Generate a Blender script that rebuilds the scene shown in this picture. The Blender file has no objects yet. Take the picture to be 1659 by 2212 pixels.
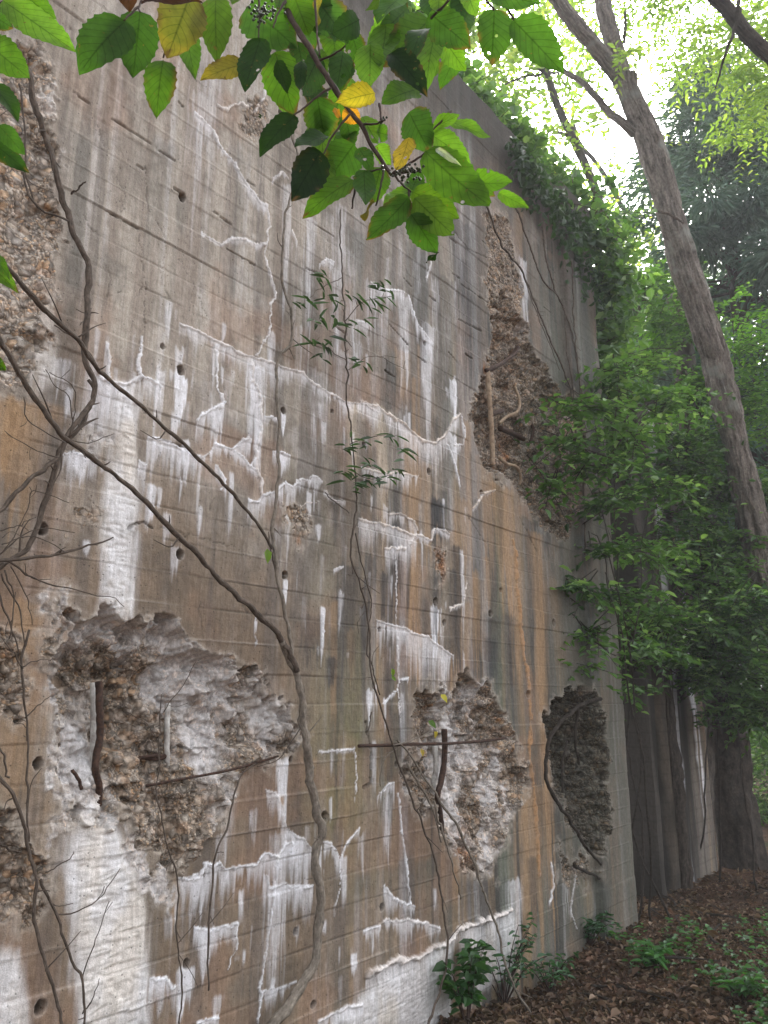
import bpy, math, random
import numpy as np
from mathutils import Vector, Matrix

random.seed(7)
RNG = np.random.default_rng(11)
S = bpy.context.scene

# ------------------------------------------------------------------ camera
TH = math.radians(13.7)
CAM = np.array([0.0, -2.50, 1.60])
HD = math.radians(38.5)
FWD_H = np.array([math.cos(HD), math.sin(HD), 0.0])
RIGHT = np.array([math.sin(HD), -math.cos(HD), 0.0])
FWD = FWD_H * math.cos(TH) + np.array([0, 0, 1.0]) * math.sin(TH)
UP = np.cross(RIGHT, FWD)
FPX, CX, CY = 1700.0, 829.5, 1106.0
camd = bpy.data.cameras.new('camera')
cam = bpy.data.objects.new('camera', camd)
S.collection.objects.link(cam)
camd.sensor_fit = 'VERTICAL'
camd.sensor_height = 36.0
camd.lens = 36.0 * FPX / 2212.0
camd.clip_start, camd.clip_end = 0.05, 600.0
cam.matrix_world = Matrix(((RIGHT[0], UP[0], -FWD[0], CAM[0]),
                           (RIGHT[1], UP[1], -FWD[1], CAM[1]),
                           (RIGHT[2], UP[2], -FWD[2], CAM[2]), (0, 0, 0, 1)))
S.camera = cam

# ------------------------------------------------------------------ light
SUN_DIR = np.array([0.80, 0.34, 1.05]); SUN_DIR /= np.linalg.norm(SUN_DIR)
EL = math.asin(SUN_DIR[2]); AZ = math.atan2(SUN_DIR[0], SUN_DIR[1])
w = bpy.data.worlds.new('World'); S.world = w; w.use_nodes = True
wn, wl = w.node_tree.nodes, w.node_tree.links
bg = wn['Background']
sky = wn.new('ShaderNodeTexSky'); sky.sky_type = 'NISHITA'; sky.sun_disc = False
sky.sun_elevation = EL; sky.sun_rotation = AZ; sky.dust_density = 6.0; sky.air_density = 1.0
hs = wn.new('ShaderNodeHueSaturation'); hs.inputs['Saturation'].default_value = 0.18
wl.new(sky.outputs[0], hs.inputs['Color']); wl.new(hs.outputs[0], bg.inputs['Color'])
bg.inputs['Strength'].default_value = 0.15
sd = bpy.data.lights.new('sun', 'SUN'); sd.energy = 1.0; sd.angle = math.radians(14); sd.color = (1, .96, .9)
sun = bpy.data.objects.new('sun', sd); S.collection.objects.link(sun)
sun.rotation_euler = Vector(tuple(SUN_DIR)).to_track_quat('Z', 'Y').to_euler()
S.view_settings.view_transform = 'Standard'; S.view_settings.look = 'None'
S.view_settings.exposure = 2.24; S.view_settings.gamma = 1.0
S.render.engine = 'CYCLES'
S.cycles.use_denoising = True
S.cycles.max_bounces = 6; S.cycles.diffuse_bounces = 3; S.cycles.transmission_bounces = 4
S.cycles.transparent_max_bounces = 8; S.cycles.glossy_bounces = 2; S.cycles.volume_bounces = 0
S.cycles.caustics_reflective = False; S.cycles.caustics_refractive = False

# ------------------------------------------------------------------ helpers
def ray(px, py):
    px = np.asarray(px, float); py = np.asarray(py, float)
    d = FWD + ((px - CX) / FPX)[..., None] * RIGHT - ((py - CY) / FPX)[..., None] * UP
    return d
def at(px, py, depth):                      # a point at a depth along the view axis
    depth = np.asarray(depth, float); depth = np.where(depth > 3, depth * 1.12, depth)
    return CAM + ray(px, py) * depth[..., None]
def onwall(px, py, off=0.0):                # a point on the plane of the wall face (y = -off)
    d = ray(px, py); off = np.asarray(off, float)
    s = (-off - CAM[1]) / d[..., 1]
    return CAM + d * s[..., None]
def onground(px, py, z=0.0):
    d = ray(px, py)
    return CAM + d * ((z - CAM[2]) / d[..., 2])[..., None]

_T = np.random.default_rng(5).random((256, 256))
def vn(x, y, seed=0):
    x = np.asarray(x, float) + seed * 17.37; y = np.asarray(y, float) + seed * 31.71
    xi = np.floor(x).astype(int); yi = np.floor(y).astype(int)
    fx = x - xi; fy = y - yi
    fx = fx * fx * (3 - 2 * fx); fy = fy * fy * (3 - 2 * fy)
    a = _T[xi & 255, yi & 255]; b = _T[(xi + 1) & 255, yi & 255]
    c = _T[xi & 255, (yi + 1) & 255]; d = _T[(xi + 1) & 255, (yi + 1) & 255]
    return (a * (1 - fx) + b * fx) * (1 - fy) + (c * (1 - fx) + d * fx) * fy
def fbm(x, y, seed=0, octv=4):
    s = 0; a = .5; t = 0
    for k in range(octv):
        s = s + a * vn(x * 2 ** k, y * 2 ** k, seed + k * 3); t += a; a *= .55
    return s / t
def sstep(a, b, x):
    t = np.clip((x - a) / (b - a), 0, 1); return t * t * (3 - 2 * t)
def h1(n, seed=0):
    return _T[(np.asarray(n).astype(int) * 7 + seed * 13) & 255, (np.asarray(n).astype(int) * 3 + seed * 5) & 255]

def tag(o, label=None, cat=None, group=None, kind=None):
    if label: o['label'] = label
    if cat: o['category'] = cat
    if group: o['group'] = group
    if kind: o['kind'] = kind
    return o
def empty(name, loc):
    o = bpy.data.objects.new(name, None); S.collection.objects.link(o)
    o.location = tuple(loc); o.empty_display_size = .1
    return o
def mk(name, V, F, mat, parent=None, cols=None, uv=None, smooth=True, local=True):
    """one mesh object from arrays; F is (n,3)/(n,4) or a list of such arrays"""
    V = np.ascontiguousarray(V, np.float32)
    if parent is not None and local:
        V = V - np.array(parent.matrix_world.translation if parent.parent else parent.location, np.float32)
        if parent.parent is not None:
            pass
    Fs = F if isinstance(F, list) else [F]
    Fs = [np.asarray(f, np.int32) for f in Fs if len(f)]
    me = bpy.data.meshes.new(name)
    me.vertices.add(len(V)); me.vertices.foreach_set('co', np.ascontiguousarray(V, np.float32).ravel())
    loops = np.concatenate([f.ravel() for f in Fs])
    tot = np.concatenate([np.full(len(f), f.shape[1], np.int32) for f in Fs])
    st = np.concatenate([[0], np.cumsum(tot)[:-1]]).astype(np.int32)
    me.loops.add(len(loops)); me.loops.foreach_set('vertex_index', loops)
    me.polygons.add(len(tot)); me.polygons.foreach_set('loop_start', st)
    try: me.polygons.foreach_set('loop_total', tot)
    except Exception: pass
    me.polygons.foreach_set('use_smooth', np.full(len(tot), smooth, bool))
    me.update(calc_edges=True)
    if cols is not None:
        c = np.asarray(cols, np.float32)
        if c.shape[1] == 3: c = np.concatenate([c, np.ones((len(c), 1), np.float32)], 1)
        me.color_attributes.new('Col', 'FLOAT_COLOR', 'POINT').data.foreach_set('color', np.ascontiguousarray(c).ravel())
    if uv is not None:
        u = np.asarray(uv, np.float32)[loops]
        me.uv_layers.new(name='UVMap').data.foreach_set('uv', np.ascontiguousarray(u).ravel())
    o = bpy.data.objects.new(name, me); S.collection.objects.link(o)
    if mat: me.materials.append(mat)
    if parent is not None: o.parent = parent
    return o

def smooth_path(P, n):
    P = np.asarray(P, float)
    if len(P) < 3:
        t = np.linspace(0, 1, n)[:, None]; return P[0] * (1 - t) + P[-1] * t
    d = np.r_[0, np.cumsum(np.linalg.norm(np.diff(P, axis=0), axis=1))]
    Q = np.vstack([2 * P[0] - P[1], P, 2 * P[-1] - P[-2]])
    out = []
    for t in np.linspace(0, d[-1], n):
        i = min(np.searchsorted(d, t, 'right') - 1, len(P) - 2)
        f = (t - d[i]) / max(d[i + 1] - d[i], 1e-9)
        p0, p1, p2, p3 = Q[i], Q[i + 1], Q[i + 2], Q[i + 3]
        out.append(.5 * (2 * p1 + (p2 - p0) * f + (2 * p0 - 5 * p1 + 4 * p2 - p3) * f * f + (3 * p1 - p0 - 3 * p2 + p3) * f ** 3))
    return np.array(out)
def tube(P, R, n=24, sides=8, wob=0.0, lump=0.0, seed=0, ridges=0.0):
    """V, F, UV of a tapering tube through P; R radius at the ends or per point"""
    P0 = np.asarray(P, float)
    Q = smooth_path(P0, n)
    R = np.atleast_1d(np.asarray(R, float))
    rr = np.interp(np.linspace(0, 1, n), np.linspace(0, 1, len(R)), R)
    g = np.random.default_rng(seed + 1)
    if wob:
        k = np.linspace(0, n / 3.0, n)
        for a in range(3): Q[:, a] += wob * (fbm(k, k * 0 + a * 9.1, seed, 3) - .5) * 2
    T = np.gradient(Q, axis=0); T /= np.linalg.norm(T, axis=1)[:, None] + 1e-12
    L = np.r_[0, np.cumsum(np.linalg.norm(np.diff(Q, axis=0), axis=1))]
    nv = np.cross(T[0], [0.31, 0.52, 0.79]); nv /= np.linalg.norm(nv)
    V = []; UVs = []
    ang = np.linspace(0, 2 * math.pi, sides, endpoint=False)
    rt = fbm(np.cos(ang) * 2.3 + 5, np.sin(ang) * 2.3 + 5, seed + 3, 3)
    for i in range(n):
        nv = nv - T[i] * np.dot(nv, T[i]); nv /= np.linalg.norm(nv)
        b = np.cross(T[i], nv)
        r = rr[i] * np.ones(sides)
        if lump: r = r * (1 + lump * (fbm(np.cos(ang) * 1.2 + 3, np.sin(ang) * 1.2 + i * .7, seed, 2) - .5) * 2)
        if ridges: r = r * (1 + ridges * (vn(ang * sides * .11 + vn(np.full(sides, L[i] * 3), ang, seed) * 1.2, np.full(sides, L[i] * 2.5), seed + 2) - .5) * 2)
        V.append(Q[i] + (np.cos(ang) * r)[:, None] * nv + (np.sin(ang) * r)[:, None] * b)
        UVs.append(np.c_[ang / 6.2832, np.full(sides, L[i])])
    V = np.vstack(V); UVs = np.vstack(UVs)
    i, j = np.meshgrid(np.arange(n - 1), np.arange(sides), indexing='ij')
    j2 = (j + 1) % sides
    F = np.stack([i * sides + j, i * sides + j2, (i + 1) * sides + j2, (i + 1) * sides + j], -1).reshape(-1, 4)
    V = np.vstack([V, Q[0], Q[-1]]); UVs = np.vstack([UVs, [0, 0], [0, L[-1]]])
    a, b_ = len(V) - 2, len(V) - 1
    k = np.arange(sides); k2 = (k + 1) % sides
    T1 = np.stack([np.full(sides, a), k2, k], -1)
    T2 = np.stack([np.full(sides, b_), (n - 1) * sides + k, (n - 1) * sides + k2], -1)
    return V, F, np.vstack([T1, T2]), UVs
class MB:
    """collects tubes and leaves that make ONE part"""
    def __init__(s): s.V = []; s.Q = []; s.T = []; s.U = []; s.C = []; s.n = 0
    def tube(s, *a, col=(1, 1, 1), **k):
        V, Q, T, U = tube(*a, **k)
        s.V.append(V); s.Q.append(Q + s.n); s.T.append(T + s.n); s.U.append(U); s.C.append(np.tile(col, (len(V), 1))); s.n += len(V)
    def add(s, V, Q, U, C):
        s.V.append(V); s.Q.append(Q + s.n); s.U.append(U); s.C.append(C); s.n += len(V)
    def build(s, name, mat, parent=None, smooth=True):
        F = [np.vstack(s.Q)] + ([np.vstack(s.T)] if s.T else [])
        return mk(name, np.vstack(s.V), F, mat, parent, np.vstack(s.C), np.vstack(s.U), smooth)

def unit(v): return v / (np.linalg.norm(v, axis=-1, keepdims=True) + 1e-12)
def leaves(P, D, N, L, W, C, fold=.25, droop=.15):
    """many small folded leaves: 6 verts, 2 quads each"""
    P, D, N = map(lambda a: np.asarray(a, float), (P, D, N))
    D = unit(D); Sd = unit(np.cross(D, N)); N = unit(np.cross(Sd, D))
    L = np.asarray(L, float)[:, None]; W = np.asarray(W, float)[:, None]
    dr = -np.array([0, 0, 1.0]) * droop * L
    b = P; tip = P + D * L + dr
    f = N * W * fold
    l1 = P + D * L * .30 + Sd * W * .46 + f + dr * .1; r1 = P + D * L * .30 - Sd * W * .46 + f + dr * .1
    l2 = P + D * L * .66 + Sd * W * .36 + f + dr * .45; r2 = P + D * L * .66 - Sd * W * .36 + f + dr * .45
    V = np.stack([b, l1, l2, tip, r2, r1], 1).reshape(-1, 3)
    n = len(P); i = np.arange(n)[:, None] * 6
    Q = np.vstack([i + np.array([0, 3, 2, 1]), i + np.array([0, 5, 4, 3])])
    U = np.tile(np.array([[0, 0], [.3, 1], [.66, 1], [1, 0], [.66, -1], [.3, -1]], float), (n, 1))
    return V, Q, U, np.repeat(np.asarray(C, float), 6, 0)
def randdir(n, g=RNG):
    v = g.normal(size=(n, 3)); return unit(v)

# ------------------------------------------------------------------ materials
def newmat(name):
    m = bpy.data.materials.new(name); m.use_nodes = True
    nt = m.node_tree; return m, nt.nodes, nt.links, nt.nodes['Principled BSDF']
def node(nodes, t, **k):
    n = nodes.new(t)
    for a, v in k.items(): setattr(n, a, v)
    return n
def mixc(N, Lk, blend, fac, a, b):
    m = node(N, 'ShaderNodeMix', data_type='RGBA', blend_type=blend)
    for sock, v in ((m.inputs[0], fac), (m.inputs[6], a), (m.inputs[7], b)):
        if hasattr(v, 'links'): Lk.new(v, sock)
        elif isinstance(v, (int, float)): sock.default_value = v
        else: sock.default_value = (*v, 1)
    return m.outputs[2]
def noise(N, Lk, vec, scale, detail=4, rough=.6):
    n = node(N, 'ShaderNodeTexNoise'); n.inputs['Scale'].default_value = scale
    n.inputs['Detail'].default_value = detail; n.inputs['Roughness'].default_value = rough
    Lk.new(vec, n.inputs['Vector']); return n.outputs[0]
def ramp(N, Lk, fac, a, b, ca=(0, 0, 0), cb=(1, 1, 1)):
    r = node(N, 'ShaderNodeValToRGB'); r.color_ramp.elements[0].position = a; r.color_ramp.elements[1].position = b
    r.color_ramp.elements[0].color = (*ca, 1); r.color_ramp.elements[1].color = (*cb, 1)
    Lk.new(fac, r.inputs[0]); return r.outputs[0]
def bump(N, Lk, h, strength, dist, prev=None):
    b = node(N, 'ShaderNodeBump'); b.inputs['Strength'].default_value = strength; b.inputs['Distance'].default_value = dist
    Lk.new(h, b.inputs['Height'])
    if prev is not None: Lk.new(prev, b.inputs['Normal'])
    return b.outputs[0]

def concrete_mat(name):
    m, N, L, B = newmat(name)
    g = node(N, 'ShaderNodeNewGeometry').outputs['Position']
    col = node(N, 'ShaderNodeAttribute', attribute_name='Col')
    mp = node(N, 'ShaderNodeMapping'); mp.inputs['Scale'].default_value = (1, 1, .12); L.new(g, mp.inputs['Vector'])
    n1 = noise(N, L, g, 260, 3); n2 = noise(N, L, mp.outputs[0], 90, 4); n3 = noise(N, L, g, 38, 5)
    c = mixc(N, L, 'MULTIPLY', 1.0, col.outputs['Color'], ramp(N, L, n1, .25, .75, (.74, .74, .74), (1.2, 1.2, 1.2)))
    c = mixc(N, L, 'MULTIPLY', 1.0, c, ramp(N, L, n2, .3, .7, (.80, .79, .78), (1.16, 1.16, 1.18)))
    c = mixc(N, L, 'MULTIPLY', 1.0, c, ramp(N, L, n3, .3, .7, (.86, .84, .82), (1.12, 1.12, 1.12)))
    v = node(N, 'ShaderNodeTexVoronoi'); v.inputs['Scale'].default_value = 34; L.new(g, v.inputs['Vector'])
    pits = ramp(N, L, v.outputs['Distance'], .06, .13)
    c = mixc(N, L, 'MULTIPLY', .55, c, pits)
    rk = col.outputs['Alpha']
    wob = node(N, 'ShaderNodeVectorMath', operation='MULTIPLY_ADD'); nz_ = node(N, 'ShaderNodeTexNoise'); nz_.inputs['Scale'].default_value = 14; L.new(g, nz_.inputs['Vector'])
    L.new(nz_.outputs['Color'], wob.inputs[0]); wob.inputs[1].default_value = (.05, .05, .05); L.new(g, wob.inputs[2])
    va = node(N, 'ShaderNodeTexVoronoi'); va.inputs['Scale'].default_value = 36; L.new(wob.outputs[0], va.inputs['Vector'])
    vb = node(N, 'ShaderNodeTexVoronoi'); vb.inputs['Scale'].default_value = 95; L.new(wob.outputs[0], vb.inputs['Vector'])
    sa = node(N, 'ShaderNodeSeparateColor'); L.new(va.outputs['Color'], sa.inputs[0]); sb = node(N, 'ShaderNodeSeparateColor'); L.new(vb.outputs['Color'], sb.inputs[0])
    def pal(f):
        q = node(N, 'ShaderNodeValToRGB'); q.color_ramp.interpolation = 'CONSTANT'; els = q.color_ramp.elements
        for k, (p, cc) in enumerate([(0, (.80, .78, .76)), (.18, (1.15, 1.04, .92)), (.36, (.66, .64, .61)), (.52, (1.35, 1.30, 1.24)), (.66, (.95, .86, .77)), (.80, (1.2, 1.18, 1.14)), (.92, (1.35, 1.08, .82))]):
            e = els[k] if k < 2 else els.new(p); e.position = p; e.color = (*cc, 1)
        L.new(f, q.inputs[0]); return q.outputs[0]
    sel = ramp(N, L, sa.outputs[1], .44, .46)
    rc = mixc(N, L, 'MIX', sel, pal(sa.outputs[0]), pal(sb.outputs[0]))
    da = ramp(N, L, va.outputs['Distance'], .35, .75, (1, 1, 1), (.38, .36, .34)); db = ramp(N, L, vb.outputs['Distance'], .35, .75, (1, 1, 1), (.45, .43, .41))
    rc = mixc(N, L, 'MULTIPLY', 1, rc, mixc(N, L, 'MIX', sel, da, db))
    c = mixc(N, L, 'MULTIPLY', rk, c, rc)
    L.new(c, B.inputs['Base Color']); B.inputs['Roughness'].default_value = .88
    B.inputs['Specular IOR Level'].default_value = .25
    b = bump(N, L, n1, .45, .004); b = bump(N, L, n3, .4, .01, b); b = bump(N, L, pits, .4, .004, b)
    hb = mixc(N, L, 'MIX', sel, ramp(N, L, va.outputs['Distance'], 0, .8, (1, 1, 1), (0, 0, 0)), ramp(N, L, vb.outputs['Distance'], 0, .8, (.6, .6, .6), (.2, .2, .2)))
    hm = mixc(N, L, 'MULTIPLY', 1, hb, rk)
    b = bump(N, L, hm, .9, .014, b)
    L.new(b, B.inputs['Normal'])
    return m
def bark_mat(name, ca, cb, us=9, vs=5, bs=.9, dist=.02, lichen=None):
    m, N, L, B = newmat(name)
    uv = node(N, 'ShaderNodeUVMap').outputs[0]
    g = node(N, 'ShaderNodeNewGeometry').outputs['Position']
    mp = node(N, 'ShaderNodeMapping'); mp.inputs['Scale'].default_value = (us, vs, 1); L.new(uv, mp.inputs['Vector'])
    n1 = noise(N, L, mp.outputs[0], 2.2, 5, .65); n2 = noise(N, L, g, 45, 4); n3 = noise(N, L, g, 3.0, 3)
    c = ramp(N, L, n1, .32, .68, ca, cb)
    c = mixc(N, L, 'MULTIPLY', 1.0, c, ramp(N, L, n2, .3, .7, (.65, .65, .65), (1.3, 1.3, 1.3)))
    if lichen: c = mixc(N, L, 'MIX', ramp(N, L, n3, .58, .72), c, lichen)
    L.new(c, B.inputs['Base Color']); B.inputs['Roughness'].default_value = .9; B.inputs['Specular IOR Level'].default_value = .2
    L.new(bump(N, L, n2, .4, .004, bump(N, L, n1, bs, dist)), B.inputs['Normal'])
    return m
def leaf_mat(name, trans=.45, rough=.45, veins=False, spec=.4, holes=False):
    m, N, L, B = newmat(name)
    col = node(N, 'ShaderNodeAttribute', attribute_name='Col').outputs['Color']
    g = node(N, 'ShaderNodeNewGeometry').outputs['Position']
    c = mixc(N, L, 'MULTIPLY', 1.0, col, ramp(N, L, noise(N, L, g, 60 if veins else 4, 3), .3, .7, (.75, .78, .7), (1.2, 1.18, 1.2)))
    if veins:
        uv = node(N, 'ShaderNodeUVMap').outputs[0]
        sx = node(N, 'ShaderNodeSeparateXYZ'); L.new(uv, sx.inputs[0])
        ab = node(N, 'ShaderNodeMath', operation='ABSOLUTE'); L.new(sx.outputs[1], ab.inputs[0])
        ml = node(N, 'ShaderNodeMath', operation='MULTIPLY_ADD'); L.new(ab.outputs[0], ml.inputs[0]); ml.inputs[1].default_value = -.28; L.new(sx.outputs[0], ml.inputs[2])
        fr = node(N, 'ShaderNodeMath', operation='MULTIPLY'); L.new(ml.outputs[0], fr.inputs[0]); fr.inputs[1].default_value = 8.0
        f2 = node(N, 'ShaderNodeMath', operation='PINGPONG'); L.new(fr.outputs[0], f2.inputs[0]); f2.inputs[1].default_value = .5
        vein = ramp(N, L, f2.outputs[0], .0, .10, (.45, .52, .4), (1, 1, 1))
        mid = ramp(N, L, ab.outputs[0], .0, .07, (.45, .5, .35), (1, 1, 1))
        c = mixc(N, L, 'MULTIPLY', .8, c, vein); c = mixc(N, L, 'MULTIPLY', 1.0, c, mid)
        L.new(bump(N, L, f2.outputs[0], .25, .002), B.inputs['Normal'])
        sp = ramp(N, L, noise(N, L, g, 110, 2), .68, .74)
        c = mixc(N, L, 'MIX', sp, c, (.10, .07, .02))
    L.new(c, B.inputs['Base Color']); B.inputs['Roughness'].default_value = rough; B.inputs['Specular IOR Level'].default_value = spec
    tr = node(N, 'ShaderNodeBsdfTranslucent')
    L.new(mixc(N, L, 'MULTIPLY', 1.0, c, (1.5, 1.6, .55)), tr.inputs['Color'])
    mx = node(N, 'ShaderNodeMixShader'); mx.inputs[0].default_value = trans
    L.new(B.outputs[0], mx.inputs[1]); L.new(tr.outputs[0], mx.inputs[2])
    out = N['Material Output']; last = mx.outputs[0]
    if holes:
        v = node(N, 'ShaderNodeTexVoronoi'); v.inputs['Scale'].default_value = 42; L.new(g, v.inputs['Vector'])
        n = noise(N, L, g, 9, 1)
        md = node(N, 'ShaderNodeMath', operation='MULTIPLY'); L.new(ramp(N, L, v.outputs['Distance'], .13, .15, (1, 1, 1), (0, 0, 0)), md.inputs[0])
        L.new(ramp(N, L, n, .55, .56), md.inputs[1])
        tp = node(N, 'ShaderNodeBsdfTransparent'); m2 = node(N, 'ShaderNodeMixShader')
        L.new(md.outputs[0], m2.inputs[0]); L.new(last, m2.inputs[1]); L.new(tp.outputs[0], m2.inputs[2]); last = m2.outputs[0]
    L.new(last, out.inputs['Surface'])
    return m
def simple_mat(name, ca, cb, scale=30, rough=.8, metal=0.0, b=.3, dist=.005):
    m, N, L, B = newmat(name)
    g = node(N, 'ShaderNodeNewGeometry').outputs['Position']
    n1 = noise(N, L, g, scale, 5)
    L.new(ramp(N, L, n1, .3, .7, ca, cb), B.inputs['Base Color'])
    B.inputs['Roughness'].default_value = rough; B.inputs['Metallic'].default_value = metal
    B.inputs['Specular IOR Level'].default_value = .25
    L.new(bump(N, L, n1, b, dist), B.inputs['Normal'])
    return m
M_CONC = concrete_mat('weathered_concrete')
M_BARK = bark_mat('furrowed_bark', (.060, .050, .042), (.30, .262, .228), 11, 2.4, 1.0, .05, (.26, .27, .24))
M_BARKD = bark_mat('dark_bark', (.022, .018, .015), (.085, .068, .055), 10, 4)
M_VINE = bark_mat('grey_vine_bark', (.10, .082, .066), (.26, .225, .185), 5, 14, .7, .006)
M_VINED = bark_mat('dark_vine_bark', (.045, .034, .027), (.14, .11, .088), 5, 16, .7, .005)
M_TWIG = bark_mat('dark_twig', (.025, .017, .014), (.09, .06, .05), 4, 30, .5, .002)
M_LEAFF = leaf_mat('hanging_leaf', .50, .55, True, .07, True)
M_LEAF = leaf_mat('small_leaf', .45, .42, False, .5)
M_LEAFC = leaf_mat('canopy_leaf', .55, .5, False, .3)
M_NEEDLE = leaf_mat('cedar_spray', .2, .7, False, .2)
M_DRY = leaf_mat('dry_leaf', .1, .8, False, .2)
M_RUST = simple_mat('rusty_steel', (.02, .014, .012), (.09, .05, .035), 80, .8, .3)
M_LIME = simple_mat('lime_coated_steel', (.20, .17, .15), (.60, .59, .56), 30, .9, 0, .8, .01)
M_TAN = simple_mat('tan_coated_steel', (.17, .115, .075), (.40, .31, .22), 28, .9, 0, .8, .01)
# ------------------------------------------------------------------ the ground
def build_ground():
    m, N, L, B = newmat('forest_floor')
    g = node(N, 'ShaderNodeNewGeometry').outputs['Position']
    n1 = noise(N, L, g, 9, 6, .7); n2 = noise(N, L, g, 60, 4); n3 = noise(N, L, g, .8, 3)
    c = ramp(N, L, n1, .3, .7, (.035, .022, .015), (.12, .072, .048))
    c = mixc(N, L, 'MULTIPLY', 1, c, ramp(N, L, n2, .3, .7, (.5, .5, .5), (1.5, 1.4, 1.3)))
    c = mixc(N, L, 'MIX', ramp(N, L, n3, .55, .7), c, (.03, .045, .015))
    L.new(c, B.inputs['Base Color']); B.inputs['Roughness'].default_value = .95; B.inputs['Specular IOR Level'].default_value = .15
    L.new(bump(N, L, n2, .6, .02, bump(N, L, n1, .8, .05)), B.inputs['Normal'])
    ax = np.unique(np.r_[np.linspace(-70, -6, 17), np.linspace(-6, 16, 180), np.linspace(16, 90, 20)])
    ay = np.unique(np.r_[np.linspace(-70, -8, 17), np.linspace(-8, 8, 140), np.linspace(8, 90, 20)])
    X, Y = np.meshgrid(ax, ay, indexing='ij')
    Z = (fbm(X * 1.1, Y * 1.1, 3, 5) - .5) * .16 * sstep(30, 6, np.abs(X)) + .05 * sstep(.9, .1, -Y) * (X < 6.1) * (X > -3) - .02
    nx, ny = X.shape; i, j = np.meshgrid(np.arange(nx - 1), np.arange(ny - 1), indexing='ij')
    F = np.stack([i * ny + j, (i + 1) * ny + j, (i + 1) * ny + j + 1, i * ny + j + 1], -1).reshape(-1, 4)
    o = mk('ground', np.stack([X, Y, Z], -1).reshape(-1, 3), F, m)
    tag(o, 'brown forest floor covered with dead leaves', 'ground', kind='structure')
def gz(X, Y):
    X = np.asarray(X, float); Y = np.asarray(Y, float)
    return (fbm(X * 1.1, Y * 1.1, 3, 5) - .5) * .16 * sstep(30, 6, np.abs(X)) + .05 * sstep(.9, .1, -Y) * (X < 6.1) * (X > -3) - .02
build_ground()

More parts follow.
